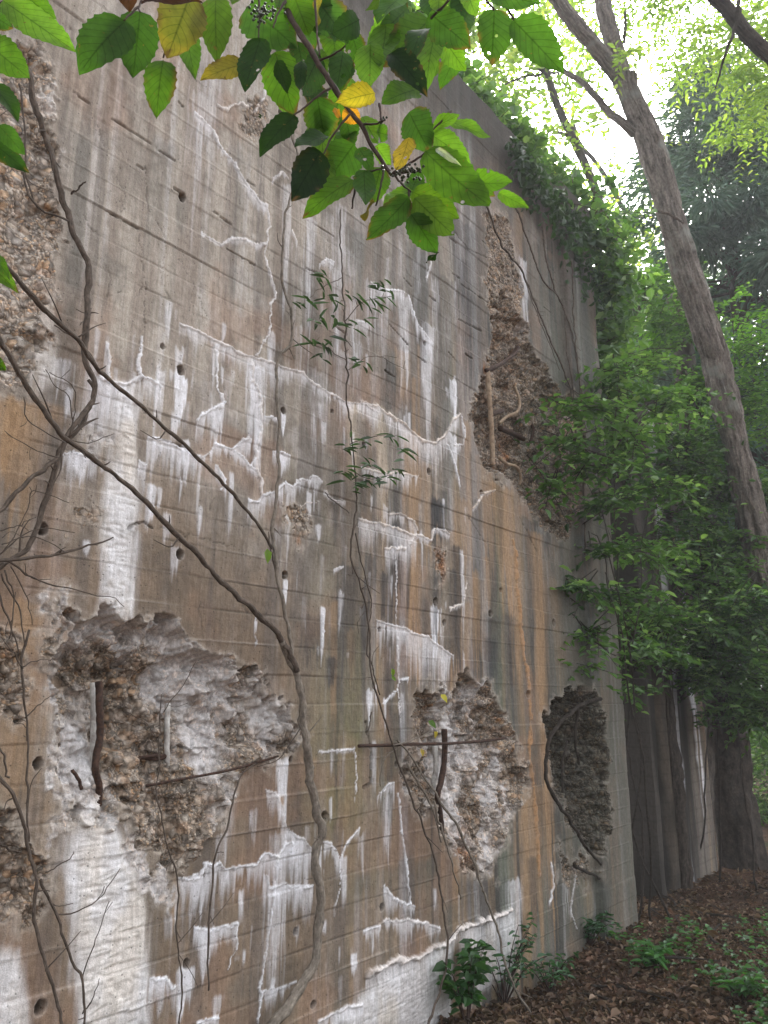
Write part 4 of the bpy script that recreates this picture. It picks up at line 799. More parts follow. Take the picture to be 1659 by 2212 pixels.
# ------------------------------------------------------------------ the leafy branch hanging in front of the wall
FL = [ # base, tip, width px, colour, depth
 ((270,42),(170,148),95,'m',1.30),((303,24),(287,172),80,'m',1.34),((352,125),(336,250),62,'g',1.30),((412,-15),(362,122),92,'y',1.27),((275,-60),(279,24),56,'r',1.2),((398,55),(421,168),46,'g',1.38),((300,-2),(430,-6),34,'r',1.16),
 ((465,-12),(466,130),64,'h',1.30),((530,10),(640,98),100,'m',1.42),((530,136),(435,166),46,'b',1.30),((562,84),(527,194),62,'d',1.25),((594,112),(634,248),78,'g',1.36),((597,130),(624,202),34,'d',1.30),((652,130),(647,199),26,'d',1.31),  # the two narrow dark ovals are leaf shadows, built as leaves
 ((690,118),(645,212),58,'m',1.40),((742,108),(727,196),46,'m',1.42),((800,95),(799,196),60,'l',1.32),((835,60),(820,150),66,'g',1.36),((635,-10),(668,78),66,'g',1.40),((690,-5),(684,60),40,'b',1.36),((778,42),(716,74),50,'d',1.24),((690,5),(752,92),74,'m',1.45),
 ((812,200),(726,220),46,'Y',1.26),((740,238),(779,262),36,'O',1.30),((722,232),(734,255),14,'O',1.30),((636,248),(558,330),58,'d',1.24),((685,210),(702,305),70,'m',1.34),((708,228),(690,290),42,'g',1.36),((704,292),(636,318),44,'d',1.22),((690,330),(628,437),72,'D',1.20),
 ((765,312),(712,385),78,'m',1.33),((700,340),(712,402),36,'l',1.36),((762,385),(650,466),66,'g',1.28),((786,372),(790,446),46,'m',1.27),((822,362),(802,442),56,'g',1.33),((802,438),(788,476),32,'b',1.27),((782,252),(816,312),56,'l',1.34),((812,285),(838,292),36,'g',1.35),
 ((775,318),(802,366),36,'m',1.30),((812,315),(842,357),38,'l',1.36),((882,240),(925,325),72,'m',1.26),((884,300),(858,374),42,'Z',1.22),((925,283),(992,247),34,'l',1.30),((972,262),(1060,298),38,'l',1.30),((930,288),(1017,352),48,'l',1.28),((918,330),(1062,455),86,'g',1.24),
 ((938,318),(993,354),13,'s',1.22),((1000,395),(1112,398),46,'g',1.27),((1080,418),(1146,452),26,'l',1.28),((1000,388),(1070,425),40,'g',1.30),((888,412),(828,442),40,'l',1.30),((888,415),(906,372),42,'m',1.33),((890,412),(993,470),58,'h',1.28),((895,428),(984,512),62,'h',1.25),
 ((884,428),(793,522),66,'m',1.23),((888,462),(945,548),54,'m',1.22),((948,545),(918,566),16,'D',1.2),((930,40),(828,142),78,'g',1.38),((845,110),(922,198),56,'D',1.22),((918,52),(882,128),48,'d',1.26),((938,72),(918,184),54,'l',1.34),((928,28),(1017,102),72,'m',1.30),
 ((955,78),(1004,152),54,'l',1.40),((1068,18),(1062,142),74,'m',1.30),((1108,42),(1218,158),74,'m',1.28),((1062,-12),(1168,6),48,'m',1.26),((905,190),(826,218),58,'g',1.33),((868,-10),(812,42),74,'m',1.36),((950,-24),(946,32),44,'h',1.32),((1005,-25),(1028,32),40,'l',1.42),
 ((835,-25),(796,28),38,'h',1.34),((612,-20),(598,22),40,'g',1.42),((500,-30),(500,12),40,'h',1.36),((860,80),(826,120),56,'g',1.42),((560,250),(566,252),6,'d',1.3)]
LCOL = dict(g=(.085,.190,.018), m=(.050,.125,.020), d=(.022,.060,.012), D=(.013,.034,.010), l=(.130,.270,.030), h=(.095,.185,.020), y=(.210,.225,.035), Y=(.620,.500,.035), Z=(.560,.390,.035), O=(.550,.240,.030), b=(.220,.190,.030), r=(.045,.018,.014), s=(.450,.480,.460))  # d and D: greens darkened to paint in the shade of overlapping leaves
def big_leaves(items, g):
    Vs = []; Qs = []; Us = []; Cs = []; n0 = 0
    nt, ns = 27, 7
    t = np.linspace(0, 1, nt); s = np.linspace(-1, 1, ns); T_, S_ = np.meshgrid(t, s, indexing='ij')
    prof = np.clip(np.sin(np.pi * np.clip(T_, 0, 1) ** .78), 0, 1) ** .58 * (1 - .28 * T_ ** 3)
    prof = np.where(T_ > .82, prof * (1 - .35 * sstep(.82, 1, T_)), prof)
    for (b, e, wpx, kc, dep) in items:
        dz = g.uniform(-.06, .03)
        A = at(b[0], b[1], dep + g.uniform(-.02, .02)); Bp = at(e[0], e[1], dep + dz)
        ax = Bp - A; Ln = np.linalg.norm(ax); ax = ax / Ln
        view = unit((A + Bp) / 2 - CAM)
        nrm = unit(-view + .40 * np.array([0, 0, 1.]) + g.normal(size=3) * .22); sd = unit(np.cross(ax, nrm)); nrm = unit(np.cross(sd, ax))
        Wd = wpx / FPX * dep * 1.12
        asym = g.uniform(.92, 1.08); fold = g.uniform(.10, .30); cur = g.uniform(-.25, .40); wav = g.uniform(0, 6)
        hw = prof * Wd / 2 * np.where(S_ > 0, asym, 2 - asym) * (1 + .06 * np.sin(T_ * 55 + wav) * (np.abs(S_) > .9))
        P = A + ax * (T_ * Ln)[..., None] + sd * (S_ * hw)[..., None] + nrm * (np.abs(S_) ** 1.4 * hw * fold + np.sin(T_ * 9 + wav) * np.abs(S_) * .0032 - cur * Ln * (T_ - .4) ** 2)[..., None]
        i, j = np.meshgrid(np.arange(nt - 1), np.arange(ns - 1), indexing='ij')
        Q = np.stack([i * ns + j, (i + 1) * ns + j, (i + 1) * ns + j + 1, i * ns + j + 1], -1).reshape(-1, 4)
        c = np.array(LCOL[kc]) * g.uniform(.85, 1.2) * (.70 if kc not in 'YZOs' else .85); c = np.tile(c, (nt * ns, 1))
        if kc in 'Yby':                                  # autumn tint creeping in from the edge
            e_ = (np.abs(S_) ** 2 * .5 + (T_ > .75) * .4).ravel()[:, None]; c = c + (np.array([.30, .20, .03]) - c) * e_ * .6
        if g.random() < .4:                              # a few browned tips and nibbled edges
            e_ = sstep(.35, .6, (sstep(.72, 1, T_) * .7 + (np.abs(S_) > .95) * .5) * vn(T_ * 6 + wav, S_ * 2 + wav, 5) * 1.6).ravel()[:, None]; c = c + (np.array([.11, .065, .025]) - c) * e_
        Vs.append(P.reshape(-1, 3)); Qs.append(Q + n0); Us.append(np.stack([T_, S_], -1).reshape(-1, 2)); Cs.append(c); n0 += nt * ns
    return np.vstack(Vs), np.vstack(Qs), np.vstack(Us), np.vstack(Cs)
G = np.random.default_rng(21)
br = empty('hanging_branch', at(608, -260, 1.4)); tag(br, 'leafy branch with big green and yellow leaves hanging in front of the wall', 'branch')
twg = MB()
def tw(pts, dep, r, **k):
    dep = np.interp(np.linspace(0, 1, len(pts)), np.linspace(0, 1, len(np.atleast_1d(dep))), np.atleast_1d(dep))
    twg.tube(np.array([at(p[0], p[1], d) for p, d in zip(pts, dep)]), r, n=max(10, len(pts) * 6), sides=7, lump=.25, wob=.0015, seed=int(pts[0][0]) % 90, **k)
tw([(500,-260),(560,-120),(608,-5),(640,60),(670,105),(690,140),(735,210),(760,245),(785,275),(800,310),(830,355),(846,378)],[1.46,1.36,1.31,1.28],[.0075,.006,.0055,.0048,.003])
for pts in [[(690,130),(720,118),(748,98)],[(714,190),(690,205),(660,232),(632,250)],[(757,245),(735,270),(715,300),(698,335)],[(786,268),(810,268),(832,260)],[(830,360),(825,390),(812,445)],[(762,384),(790,372),(830,364)],[(850,372),(885,352),(918,330),(930,288)],[(846,375),(880,372),(935,370),(1000,392)],[(852,378),(870,400),(888,415)],
    [(615,5),(600,30),(590,60)],[(555,-20),(560,20),(558,85)],[(310,-8),(300,14),(302,26)],[(300,14),(280,32),(268,44)],[(400,-20),(380,30),(352,125)],[(680,0),(684,60),(690,120)],[(930,40),(960,10),(1000,-40)],[(1068,20),(1050,0),(1030,-30)],[(1110,42),(1090,10),(1080,-20)],[(885,412),(882,440),(890,464)],[(820,225),(822,250),(826,262)],[(465,-12),(500,-60)],[(770,385),(765,420),(760,450)],[(975,240),(930,285)]]:
    tw(pts, [1.30, 1.27], [.0022, .0013])
twg.build('twig', M_TWIG, br)
for _k in range(34):
    _x = G.uniform(560, 760) if _k < 20 else G.uniform(840, 1000); _y = G.uniform(-20, 400) if _k < 20 else G.uniform(-30, 130)
    if _k < 20 and _x < 640 and _y > 220: _x += 110
    FL.append(((_x, _y), (_x + G.uniform(-70, 40), _y + G.uniform(45, 95)), G.uniform(34, 66), 'gmmdl'[_k % 5], G.uniform(1.42, 1.62)))
GREEN = [l for l in FL if l[3] not in 'YZO']
V_, Q_, U_, C_ = big_leaves(GREEN, G); mk('foliage', V_, Q_, M_LEAFF, br, C_, U_)
for l in FL:
    if l[3] in 'YZO':
        V_, Q_, U_, C_ = big_leaves([l], G); o = mk('leaf', V_, Q_, M_LEAFF, br, C_, U_)
        o['label'] = {'Y': 'bright yellow leaf turning green at its tip', 'Z': 'hanging yellow leaf beside the berries', 'O': 'small orange leaf'}[l[3]]
M_BERRY = simple_mat('dark_berry', (.015, .018, .012), (.05, .06, .03), 40, .4)
def berries(px, py, rx, ry, dep, n):
    Vs = []; Qs = []; n0 = 0; g = np.random.default_rng(int(px))
    u = np.linspace(0, np.pi, 5); v = np.linspace(0, 2 * np.pi, 7)[:-1]
    Uu, Vv = np.meshgrid(u, v, indexing='ij'); sp = np.stack([np.sin(Uu) * np.cos(Vv), np.sin(Uu) * np.sin(Vv), np.cos(Uu)], -1).reshape(-1, 3)
    i, j = np.meshgrid(np.arange(4), np.arange(6), indexing='ij'); q = np.stack([i * 6 + j, (i + 1) * 6 + j, (i + 1) * 6 + (j + 1) % 6, i * 6 + (j + 1) % 6], -1).reshape(-1, 4)
    for k in range(n):
        c = at(px + g.normal() * rx, py + g.normal() * ry, dep + g.normal() * .012)
        Vs.append(c + sp * g.uniform(.0018, .003)); Qs.append(q + n0); n0 += len(sp)
    mk('berry_cluster', np.vstack(Vs), np.vstack(Qs), M_BERRY, br)
berries(565, 28, 16, 14, 1.28, 60); berries(872, 368, 17, 13, 1.24, 70); berries(825, 258, 4, 4, 1.3, 10)
br2 = empty('leafy_spray', at(-120, 60, 1.5)); tag(br2, 'small leafy spray poking in at the upper left corner', 'branch')
FL2 = [((8,2),(164,112),70,'l',1.40),((40,-18),(122,42),46,'g',1.48),((-40,85),(62,166),72,'g',1.36),((-20,178),(40,250),48,'m',1.38),((-5,268),(52,332),36,'m',1.42),((-25,300),(62,372),40,'d',1.5),((-30,25),(30,62),46,'m',1.5),((-25,570),(32,622),34,'l',1.5),((-22,545),(16,590),26,'g',1.5),((-20,770),(12,800),24,'g',1.6)]
V_, Q_, U_, C_ = big_leaves(FL2, G); mk('foliage', V_, Q_, M_LEAFF, br2, C_, U_)
mb = MB()
for pts in [[(-140,40),(-40,20),(8,4)],[(-140,40),(-60,80),(-30,90)],[(-120,80),(-60,160),(-20,178),(-5,268)],[(-130,500),(-60,540),(-25,565)],[(-120,80),(-100,400),(-60,540),(-22,770)],[(-40,20),(10,-20),(40,-18)]]:
    mb.tube(np.array([at(p[0], p[1], 1.45) for p in pts]), [.004, .002], n=14, sides=6, seed=3)
mb.build('twig', M_TWIG, br2)

# ------------------------------------------------------------------ foliage in sprays
def sprays(St, Dr, Ln, nl, L, W, colf, g, updir=.8, side=.9, droop=.2, jit=.25, fold=.2):
    """leaves set in two rows along short drooping twigs -> arrays for leaves()"""
    n = len(St); Dr = unit(Dr)
    k = np.arange(nl); t = (k + .7) / nl
    up = np.array([0, 0, 1.0])
    sd = unit(np.cross(Dr, up) + 1e-6)
    P = St[:, None] + Dr[:, None] * (t[None, :, None] * Ln[:, None, None]) - up * (droop * t[None, :, None] ** 2 * Ln[:, None, None])
    sg = np.where(k % 2 == 0, 1.0, -1.0)
    D = Dr[:, None] * .55 + sd[:, None] * (sg[None, :, None] * side) + g.normal(size=P.shape) * jit
    N = up * updir + g.normal(size=P.shape) * .35
    P = P.reshape(-1, 3); D = D.reshape(-1, 3); N = N.reshape(-1, 3)
    m = len(P); l = L * g.uniform(.6, 1.25, m)
    return leaves(P, D, N, l, l * W, colf(P, m), fold=fold, droop=.2)
def leafcol(a, b, g, hi=None, ph=.0):
    a, b = np.array(a), np.array(b)
    def f(P, m):
        q = np.clip(fbm(P[:, 0] * 2.2 + P[:, 1], P[:, 2] * 2.2 + P[:, 1] * .7, 90, 3) * 1.3 - .15 + g.normal(size=m) * .18, 0, 1)[:, None]
        c = a + (b - a) * q
        if hi is not None: c = np.where((g.random(m) < ph)[:, None], np.array(hi), c)
        return c
    return f
def blobpts(c, r, n, g, shell=.35):
    d = randdir(n, g); rad = (shell + (1 - shell) * g.random(n) ** .6)[:, None]
    return np.asarray(c) + d * rad * np.asarray(r), d
def foliage(name, blobs, parent, mat, L, W, colf, g, nl=9, ln=(.3, .6), twigmat=None, flat=.45, droop=.25, updir=.8, jit=.25, mb=None):
    St = []; Dr = []
    for c, r, n in blobs:
        p, d = blobpts(c, r, n, g)
        keep = fbm(p[:, 0] * 1.6 + 3, p[:, 2] * 1.6 + p[:, 1], 91, 2) > .34
        p, d = p[keep], d[keep]
        d = d * np.array([1, 1, flat]) + g.normal(size=d.shape) * .3
        St.append(p); Dr.append(d)
    St = np.vstack(St); Dr = unit(np.vstack(Dr)); Ln = g.uniform(ln[0], ln[1], len(St))
    V, Q, U, Cc = sprays(St - Dr * Ln[:, None] * .5, Dr, Ln, nl, L, W, colf, g, droop=droop, updir=updir, jit=jit)
    o = mk(name, V, Q, mat, parent, Cc, U, smooth=False)
    if twigmat is not None:
        sel = np.arange(0, len(St), 2); own = mb is None; mb = MB() if own else mb
        for i in sel:
            a = St[i] - Dr[i] * Ln[i] * .7; b = St[i] + Dr[i] * Ln[i] * .5 - np.array([0, 0, droop * Ln[i]])
            mb.tube([a, (a + b) / 2 + np.array([0, 0, .1 * Ln[i]]), b], [.005, .002], n=5, sides=3, seed=int(i) % 40)
        if own: mb.build('twigs', twigmat, parent)
    return o
g = np.random.default_rng(33)
# ivy along the top of the wall and over its far end
ivy = empty('ivy', (4.5, .3, 5.8)); tag(ivy, 'dark green ivy heaped along the top and far end of the big wall', 'ivy')
bl = []
for x in np.linspace(2.5, 6.05, 22):
    big = sstep(2.5, 4.2, x)
    bl.append(((x, .34 + .15 * g.random(), 6.02 + .16 * big + .12 * g.random()), (.26, .30, .12 + .20 * big), int(26 + 40 * big)))
for x, y, z, r, n in [(6.15, -.05, 5.85, .36, 110), (6.28, 0, 5.45, .36, 120), (6.34, .05, 5.05, .34, 110), (6.34, .1, 4.65, .30, 90), (6.28, .1, 4.25, .24, 60), (5.9, -.1, 5.85, .25, 60), (5.6, -.08, 5.8, .22, 40), (6.3, .1, 3.9, .2, 30)]:
    bl.append(((x, y, z), (r, r, r * 1.2), n))
foliage('foliage', bl, ivy, M_LEAF, .088, .85, leafcol((.034, .082, .030), (.105, .20, .070), g, (.19, .30, .12), .14), g, nl=7, ln=(.18, .38), twigmat=M_TWIG, updir=.4, jit=.5)
St = np.c_[g.uniform(4.6, 6.05, 150), np.full(150, -.07), np.zeros(150)]; St[:, 2] = 5.85 - np.abs(g.normal(size=150)) * .28 * sstep(4.4, 5.9, St[:, 0]) - .05
V_, Q_, U_, C_ = sprays(St, np.tile([.1, -.1, -1.0], (150, 1)) + g.normal(size=(150, 3)) * .3, g.uniform(.15, .4, 150), 6, .06, .85, leafcol((.014, .034, .012), (.04, .09, .03), g), g, updir=.2, jit=.6)
mk('foliage', V_, Q_, M_LEAF, ivy, C_, U_, smooth=False)
# leaves of the thin vine (slender, in fans)
tv = bpy.data.objects['thin_vine']
cl = [(690,600,.12),(720,640,.14),(680,690,.14),(700,740,.12),(760,640,.14),(800,650,.16),(845,635,.18),(730,690,.12),(770,700,.1),(780,780,.1),(690,760,.12),(750,960,.1),(790,950,.12),(850,945,.16),(870,975,.16),(800,1000,.12),(830,1030,.14),(860,1020,.14),(740,1010,.1),(760,1045,.08),(820,620,.14),(660,650,.14),(790,1040,.06)]
P = []; D = []
for x, y, o in cl:
    c = onwall(x, y, o)
    for k in range(7):
        P.append(c + g.normal(size=3) * .02); a = g.uniform(-.5, 3.6); D.append([np.cos(a), g.normal() * .3, -.25 + .35 * np.sin(a)])
P = np.array(P); n = len(P)
V_, Q_, U_, C_ = leaves(P, np.array(D), np.array([0, -.5, 1.]) + g.normal(size=(n, 3)) * .3, g.uniform(.05, .11, n), g.uniform(.014, .028, n), np.array([.035, .075, .03]) * g.uniform(.6, 1.5, (n, 1)))
mk('foliage', V_, Q_, M_LEAF, tv, C_, U_, smooth=False)
yl = [(952,1508,.15,.05,(.62,.56,.10)),(938,1588,.14,.05,(.62,.50,.10)),(909,1625,.13,.035,(.5,.38,.08)),(846,1452,.1,.04,(.22,.36,.06)),(925,1565,.12,.05,(.10,.20,.04)),(845,1470,.1,.03,(.16,.28,.05))]
fv = bpy.data.objects['fallen_vine']
for x, y, o, l, c in yl:
    V_, Q_, U_, C_ = leaves(onwall(np.array([x]), np.array([y - 8.]), np.array([o])), np.array([[.3, -.2, -1.0]]) + g.normal(size=(1, 3)) * .3, np.array([[-.4, -1, .2]]), [l], [l * .7], [c])
    mk('leaf', V_, Q_, M_LEAFC, fv, C_, U_)

# ------------------------------------------------------------------ trees
def trunk_mb(mb, pts, r, n=60, sides=28, seed=0, ridges=.16):
    P = np.array([at(p[0], p[1], p[2]) for p in pts]); mb.tube(P, r, n=n, sides=sides, wob=.012, lump=.07, ridges=ridges, seed=seed)
# 1 leaning forked tree
b0 = at(1960, 1980, 7.6); b0[2] = -.1
lt = empty('leaning_tree', b0); tag(lt, 'tall forked tree with furrowed grey bark leaning over the path', 'tree')
mb = MB()
P = np.vstack([b0, at(1800, 1640, 7.5), np.array([at(x, y, d) for x, y, d in [(1690,1400,7.4),(1642,1200,7.3),(1598,1000,7.2),(1545,780,7.1),(1490,610,7.0),(1440,440,7.0),(1402,310,7.0),(1368,220,7.0),(1352,165,7.0)]])])
mb.tube(P, np.array([.26, .215, .19, .170, .155, .143, .135, .132, .134, .13, .10]) * .92, n=190, sides=44, wob=.02, lump=.06, ridges=.24, seed=4)
trunk_mb(mb, [(1380,262,7.0),(1352,190,7.0),(1290,105,6.95),(1240,45,6.9),(1195,-15,6.9),(1140,-90,6.9)], [.10, .075, .070, .066, .06], 70, 30, 5, .2)
trunk_mb(mb, [(1372,240,7.05),(1345,165,7.1),(1325,90,7.1),(1305,20,7.1),(1290,-80,7.1)], [.10, .092, .085, .08, .075], 60, 30, 6, .2)
trunk_mb(mb, [(1372,290,7.0),(1345,265,7.0),(1312,238,7.1),(1262,182,7.2),(1215,150,7.3),(1180,120,7.4)], [.05, .035, .032, .028, .02], 40, 14, 7, .15)
trunk_mb(mb, [(1348,95,7.05),(1350,60,7.0),(1352,22,6.9)], [.018, .012], 12, 8, 8)
mb.build('trunk', M_BARK, lt)
mb = MB(); trunk_mb(mb, [(1420,455,6.84),(1445,464,6.82),(1478,480,6.80)], [.012, .010], 14, 8, 9); mb.build('vine_stem', M_VINED, lt)
LC = leafcol((.10, .17, .035), (.22, .32, .09), g, (.30, .38, .12), .15)
bl = [(at(x, y, d), (rx, rx, rx * .55), n) for x, y, d, rx, n in [(1480,60,7.6,.55,45),(1580,110,7.4,.6,50),(1640,200,7.3,.5,40),(1540,20,7.8,.6,45),(1440,150,7.8,.4,22),(1400,30,8.2,.5,28),(1660,60,7.5,.6,50),(1620,280,7.4,.4,26),(1500,-80,7.6,.8,60),(1350,-60,7.8,.8,50),(1250,-80,7.6,.7,40),(1680,150,7.2,.5,40),(1360,110,6.8,.25,10)]]
foliage('crown', bl, lt, M_LEAFC, .075, .45, LC, g, nl=13, ln=(.3, .6), droop=.35, updir=.5, jit=.2)
# 2 dark bough at the top right with its hanging twig
b0 = at(1990, 480, 4.4); bo = empty('dark_bough', b0); tag(bo, 'dark bough crossing the upper right corner with a bare twig hanging down', 'branch')
mb = MB(); trunk_mb(mb, [(1990,480,4.4),(1800,260,4.4),(1659,118,4.4),(1600,55,4.4),(1545,-5,4.4),(1490,-70,4.4)], [.065, .05, .045, .042, .04], 60, 20, 11)
mb.build('limb', M_BARKD, bo)
mb = MB(); trunk_mb(mb, [(1608,62,4.36),(1590,40,4.3),(1601,-10,4.3),(1606,-60,4.3)], [.010, .012], 18, 8, 12, 0); trunk_mb(mb, [(1598,20,4.3),(1585,70,4.28),(1568,108,4.26),(1556,150,4.25),(1545,190,4.25)], [.012, .009, .004], 26, 8, 13, 0); mb.build('twig', M_BARKD, bo)
# 3 slim trees behind the wall
def back_tree(label, path, r, blobs, L, colf, seed, nl=10, W=.5, ln=(.35, .8)):
    P = np.array([at(*p) for p in path]); base = P[0].copy(); base[2] = 0
    t = empty('tree', base); tag(t, label, 'tree')
    mb = MB(); mb.tube(np.vstack([base, P]), r, n=60, sides=14, wob=.04, lump=.08, ridges=.08, seed=seed)
    gg = np.random.default_rng(seed)
    for c, rr, n in blobs[:6]:
        a = P[np.argmin(np.linalg.norm(P - c, axis=1))]; mb.tube([a, (a + c) / 2 + [0, 0, .15], c], [np.atleast_1d(r)[-1] * .5, .01], n=14, sides=6, wob=.05, seed=seed + 1)
    mb.build('trunk', M_BARKD, t)
    foliage('crown', blobs, t, M_LEAFC, L, W, colf, gg, nl=nl, ln=ln, droop=.3, updir=.5, jit=.3)
    return t
def B(x, y, d, r, n, fl=.65): return (at(x, y, d), (r, r, r * fl), n)
LC2 = leafcol((.11, .19, .035), (.26, .36, .09), g, (.34, .40, .12), .2)
back_tree('slim leaning tree behind the ivy with a pale yellow-green crown', [(1400,800,11.),(1335,560,11.),(1272,380,11.),(1240,300,11.),(1205,230,11.),(1180,155,11.),(1150,60,11.)], [.16,.14,.10,.085,.07,.05],
    [B(1120,180,11.2,.7,70),B(1010,120,11.3,.8,80),B(1080,60,11.5,.9,90),B(1160,300,11.,.5,40),B(1040,230,11.,.6,60),B(1230,200,11.4,.5,24),B(950,40,11.5,.8,70),B(1180,40,11.6,.8,60),B(1200,380,11.,.4,30),B(1110,10,11.2,.9,70),B(1290,270,11.,.35,14),B(1340,370,11.,.35,16),B(1260,130,11.,.5,20),B(1420,330,11.2,.3,10)], .12, LC2, 41)
back_tree('thin pale tree leaning left beyond the gap of white sky', [(1440,640,14.),(1335,430,14.),(1290,355,14.),(1252,310,14.),(1235,255,14.)], [.10,.08,.06,.04],
    [B(1300,500,14.,.8,50),B(1260,430,14.2,.6,36),B(1340,60,14.5,1.0,45),B(1260,110,14.,.5,16),B(1385,420,14.3,.6,24),B(1350,520,14.,.8,50)], .13, LC2, 42)
# 4 cedar
def cedar():
    c0 = at(1600, 700, 11.0); c0[2] = 0
    t = empty('cedar', c0); tag(t, 'tall blue-green cedar with soft drooping sprays at the right', 'tree')
    gg = np.random.default_rng(55); H = 12.6
    mb = MB(); mb.tube([c0, c0 + [0, 0, 5], c0 + [.05, 0, H]], [.22, .16, .02], n=40, sides=14, ridges=.1, seed=2)
    P = []; D = []
    for k in range(190):
        h = gg.uniform(2.6, H - .2); ln = np.interp(h, [2.5, 6, 9, H], [2.2, 2.5, 1.9, .25]) * gg.uniform(.65, 1.1); az = gg.uniform(0, 6.283)
        d = np.array([np.cos(az), np.sin(az), .15]); tip = c0 + [0, 0, h] + d * ln + [0, 0, -.12 * ln]; a = c0 + [0, 0, h]
        mb.tube([a, (a + tip) / 2 + [0, 0, .1 * ln], tip], [.03, .006], n=8, sides=4, seed=k)
        m = int(620 * (ln / 2.2) ** 1.1) + 60
        tt = gg.uniform(.25, 1.05, m) ** .8; q = a + (tip - a) * tt[:, None] + np.array([0, 0, .1 * ln]) * (1 - (2 * tt - 1) ** 2)[:, None]
        clump = np.round(tt * 7) / 7; off = gg.normal(size=(m, 3)) * (.10 + .12 * np.abs(np.sin(clump * 40 + k)))[:, None]
        off[:, 2] = off[:, 2] * .55 - .06
        P.append(q + off); D.append(unit(off + d * .12 + [0, 0, -.03]))
    P = np.vstack(P); D = np.vstack(D); n = len(P)
    q = np.clip(fbm(P[:, 0] * 2.5 + P[:, 1] * 1.7, P[:, 2] * 2.5, 92, 3) + gg.normal(size=n) * .12, 0, 1)[:, None]
    c = np.array([.040, .085, .070]) + (np.array([.15, .24, .20]) - np.array([.040, .085, .070])) * q
    V, Q, U, Cc = leaves(P, D, gg.normal(size=(n, 3)) + [0, 0, .7], gg.uniform(.08, .19, n), gg.uniform(.028, .055, n), c, droop=.3)
    mb.build('trunk', M_BARKD, t); mk('crown', V, Q, M_NEEDLE, t, Cc, U, smooth=False)
cedar()
# 5 dark trunks in the shade beyond the wall
def shade_tree(name, label, gx, gy, dep_r, top, r, seed, blobs=(), cats='tree'):
    b = onground(gx, gy); t = empty(name, b); tag(t, label, cats)
    mb = MB(); mb.tube(np.array([b - [0, 0, .1], b + [0, 0, .4], b + (np.array(top) - [0, 0, 0]) * .5, b + np.array(top)]), r, n=90, sides=26, wob=.03, lump=.1, ridges=.22, seed=seed)
    gg = np.random.default_rng(seed)
    for c, rr, n in blobs: 
        a = b + np.array(top) * gg.uniform(.5, .9); mb.tube([a, (a + c) / 2 + [0, 0, .2], c], [r[-1] * .35, .008], n=14, sides=6, wob=.05, seed=seed)
    mb.build('trunk', M_BARKD, t)
    if blobs: foliage('crown', list(blobs), t, M_LEAF, .075, .55, leafcol((.02, .05, .015), (.055, .12, .03), gg, (.09, .17, .05), .08), gg, nl=9, ln=(.3, .6), droop=.2)
shade_tree('slender_tree', 'slender dark tree trunk standing before the lime-streaked pier', 1478, 1915, 0, (-.10, .05, 4.6), [.075, .066, .06, .04], 61, [B(1450,1120,7.3,.6,60),B(1520,1000,7.2,.5,50)])
shade_tree('oak', 'stout dark flaring tree trunk at the right end of the pier', 1600, 1868, 0, (.1, .1, 6.5), [.22, .165, .15, .11], 62, [B(1640,1250,8.2,.9,110),B(1600,1420,8.,.7,80)])
# 6 understory shrubs at the far end of the wall
SC = lambda gg: leafcol((.022, .064, .022), (.10, .20, .06), gg, (.19, .31, .13), .14)
SCb = lambda gg: leafcol((.06, .15, .025), (.14, .30, .05), gg, (.20, .38, .08), .12)
def shrub(label, gx, gdep, blobs, seed, colf, L=.080, stems=5, name='shrub', grp='shrubs past the end of the wall', nl=10, W=.55):
    b = at(gx, 1500, gdep); b[2] = gz(b[0], b[1]); t = empty(name, b); tag(t, label, 'shrub', grp)
    gg = np.random.default_rng(seed); mb = MB()
    for k, (c, r, n) in enumerate(blobs[::4]):
        mb.tube([b + gg.normal(size=3) * [.15, .15, 0], b * .55 + c * .45 + gg.normal(size=3) * .12, c, c + gg.normal(size=3) * [.3, .3, .1] + [0, 0, .2]], [.010, .007, .003], n=26, sides=6, wob=.05, seed=seed + k)
    foliage('foliage', blobs, t, M_LEAF, L, W, colf(gg), gg, nl=nl, ln=(.3, .6), twigmat=M_TWIG, droop=.15, updir=1.1, flat=.25, mb=mb)
    mb.build('stems', M_BARKD, t)
shrub('layered green shrub spreading across the far corner of the wall', 1330, 5.6, [B(1340,810,5.7,.34,30,.35),B(1270,880,5.2,.24,18,.3),B(1350,950,5.6,.36,36,.3),B(1285,1010,5.2,.24,18,.3),B(1390,1060,5.8,.40,40,.3),B(1420,880,6.2,.42,50,.35),B(1235,960,5.0,.16,12,.3),B(1215,880,5.0,.12,6,.3),B(1300,1090,5.3,.24,18,.3),B(1190,1050,4.95,.12,8,.3)], 71, SC)
shrub('darker shrub hanging low over the dim gap past the wall', 1385, 5.7, [B(1295,1190,5.3,.24,20,.3),B(1390,1190,5.8,.40,60,.35),B(1330,1290,5.5,.28,30,.3),B(1420,1330,6.2,.42,70,.35),B(1265,1370,5.2,.22,24,.3),B(1360,1400,5.7,.34,44,.3),B(1245,1270,5.1,.18,16,.3),B(1230,1440,5.1,.16,12,.3),B(1330,1480,5.6,.22,20,.3)], 72, SC)
shrub('bright leafy sapling crowded behind the leaning trunk', 1560, 7.9, [B(1590,680,8.,.5,80,.5),B(1640,760,7.9,.5,80,.5),B(1600,860,8.,.5,80,.5),B(1660,900,7.8,.5,70,.5),B(1480,730,8.2,.5,60,.5),B(1420,780,8.3,.45,60,.5),B(1630,660,7.7,.35,40,.5),B(1500,830,8.1,.45,60,.5)], 73, SCb)
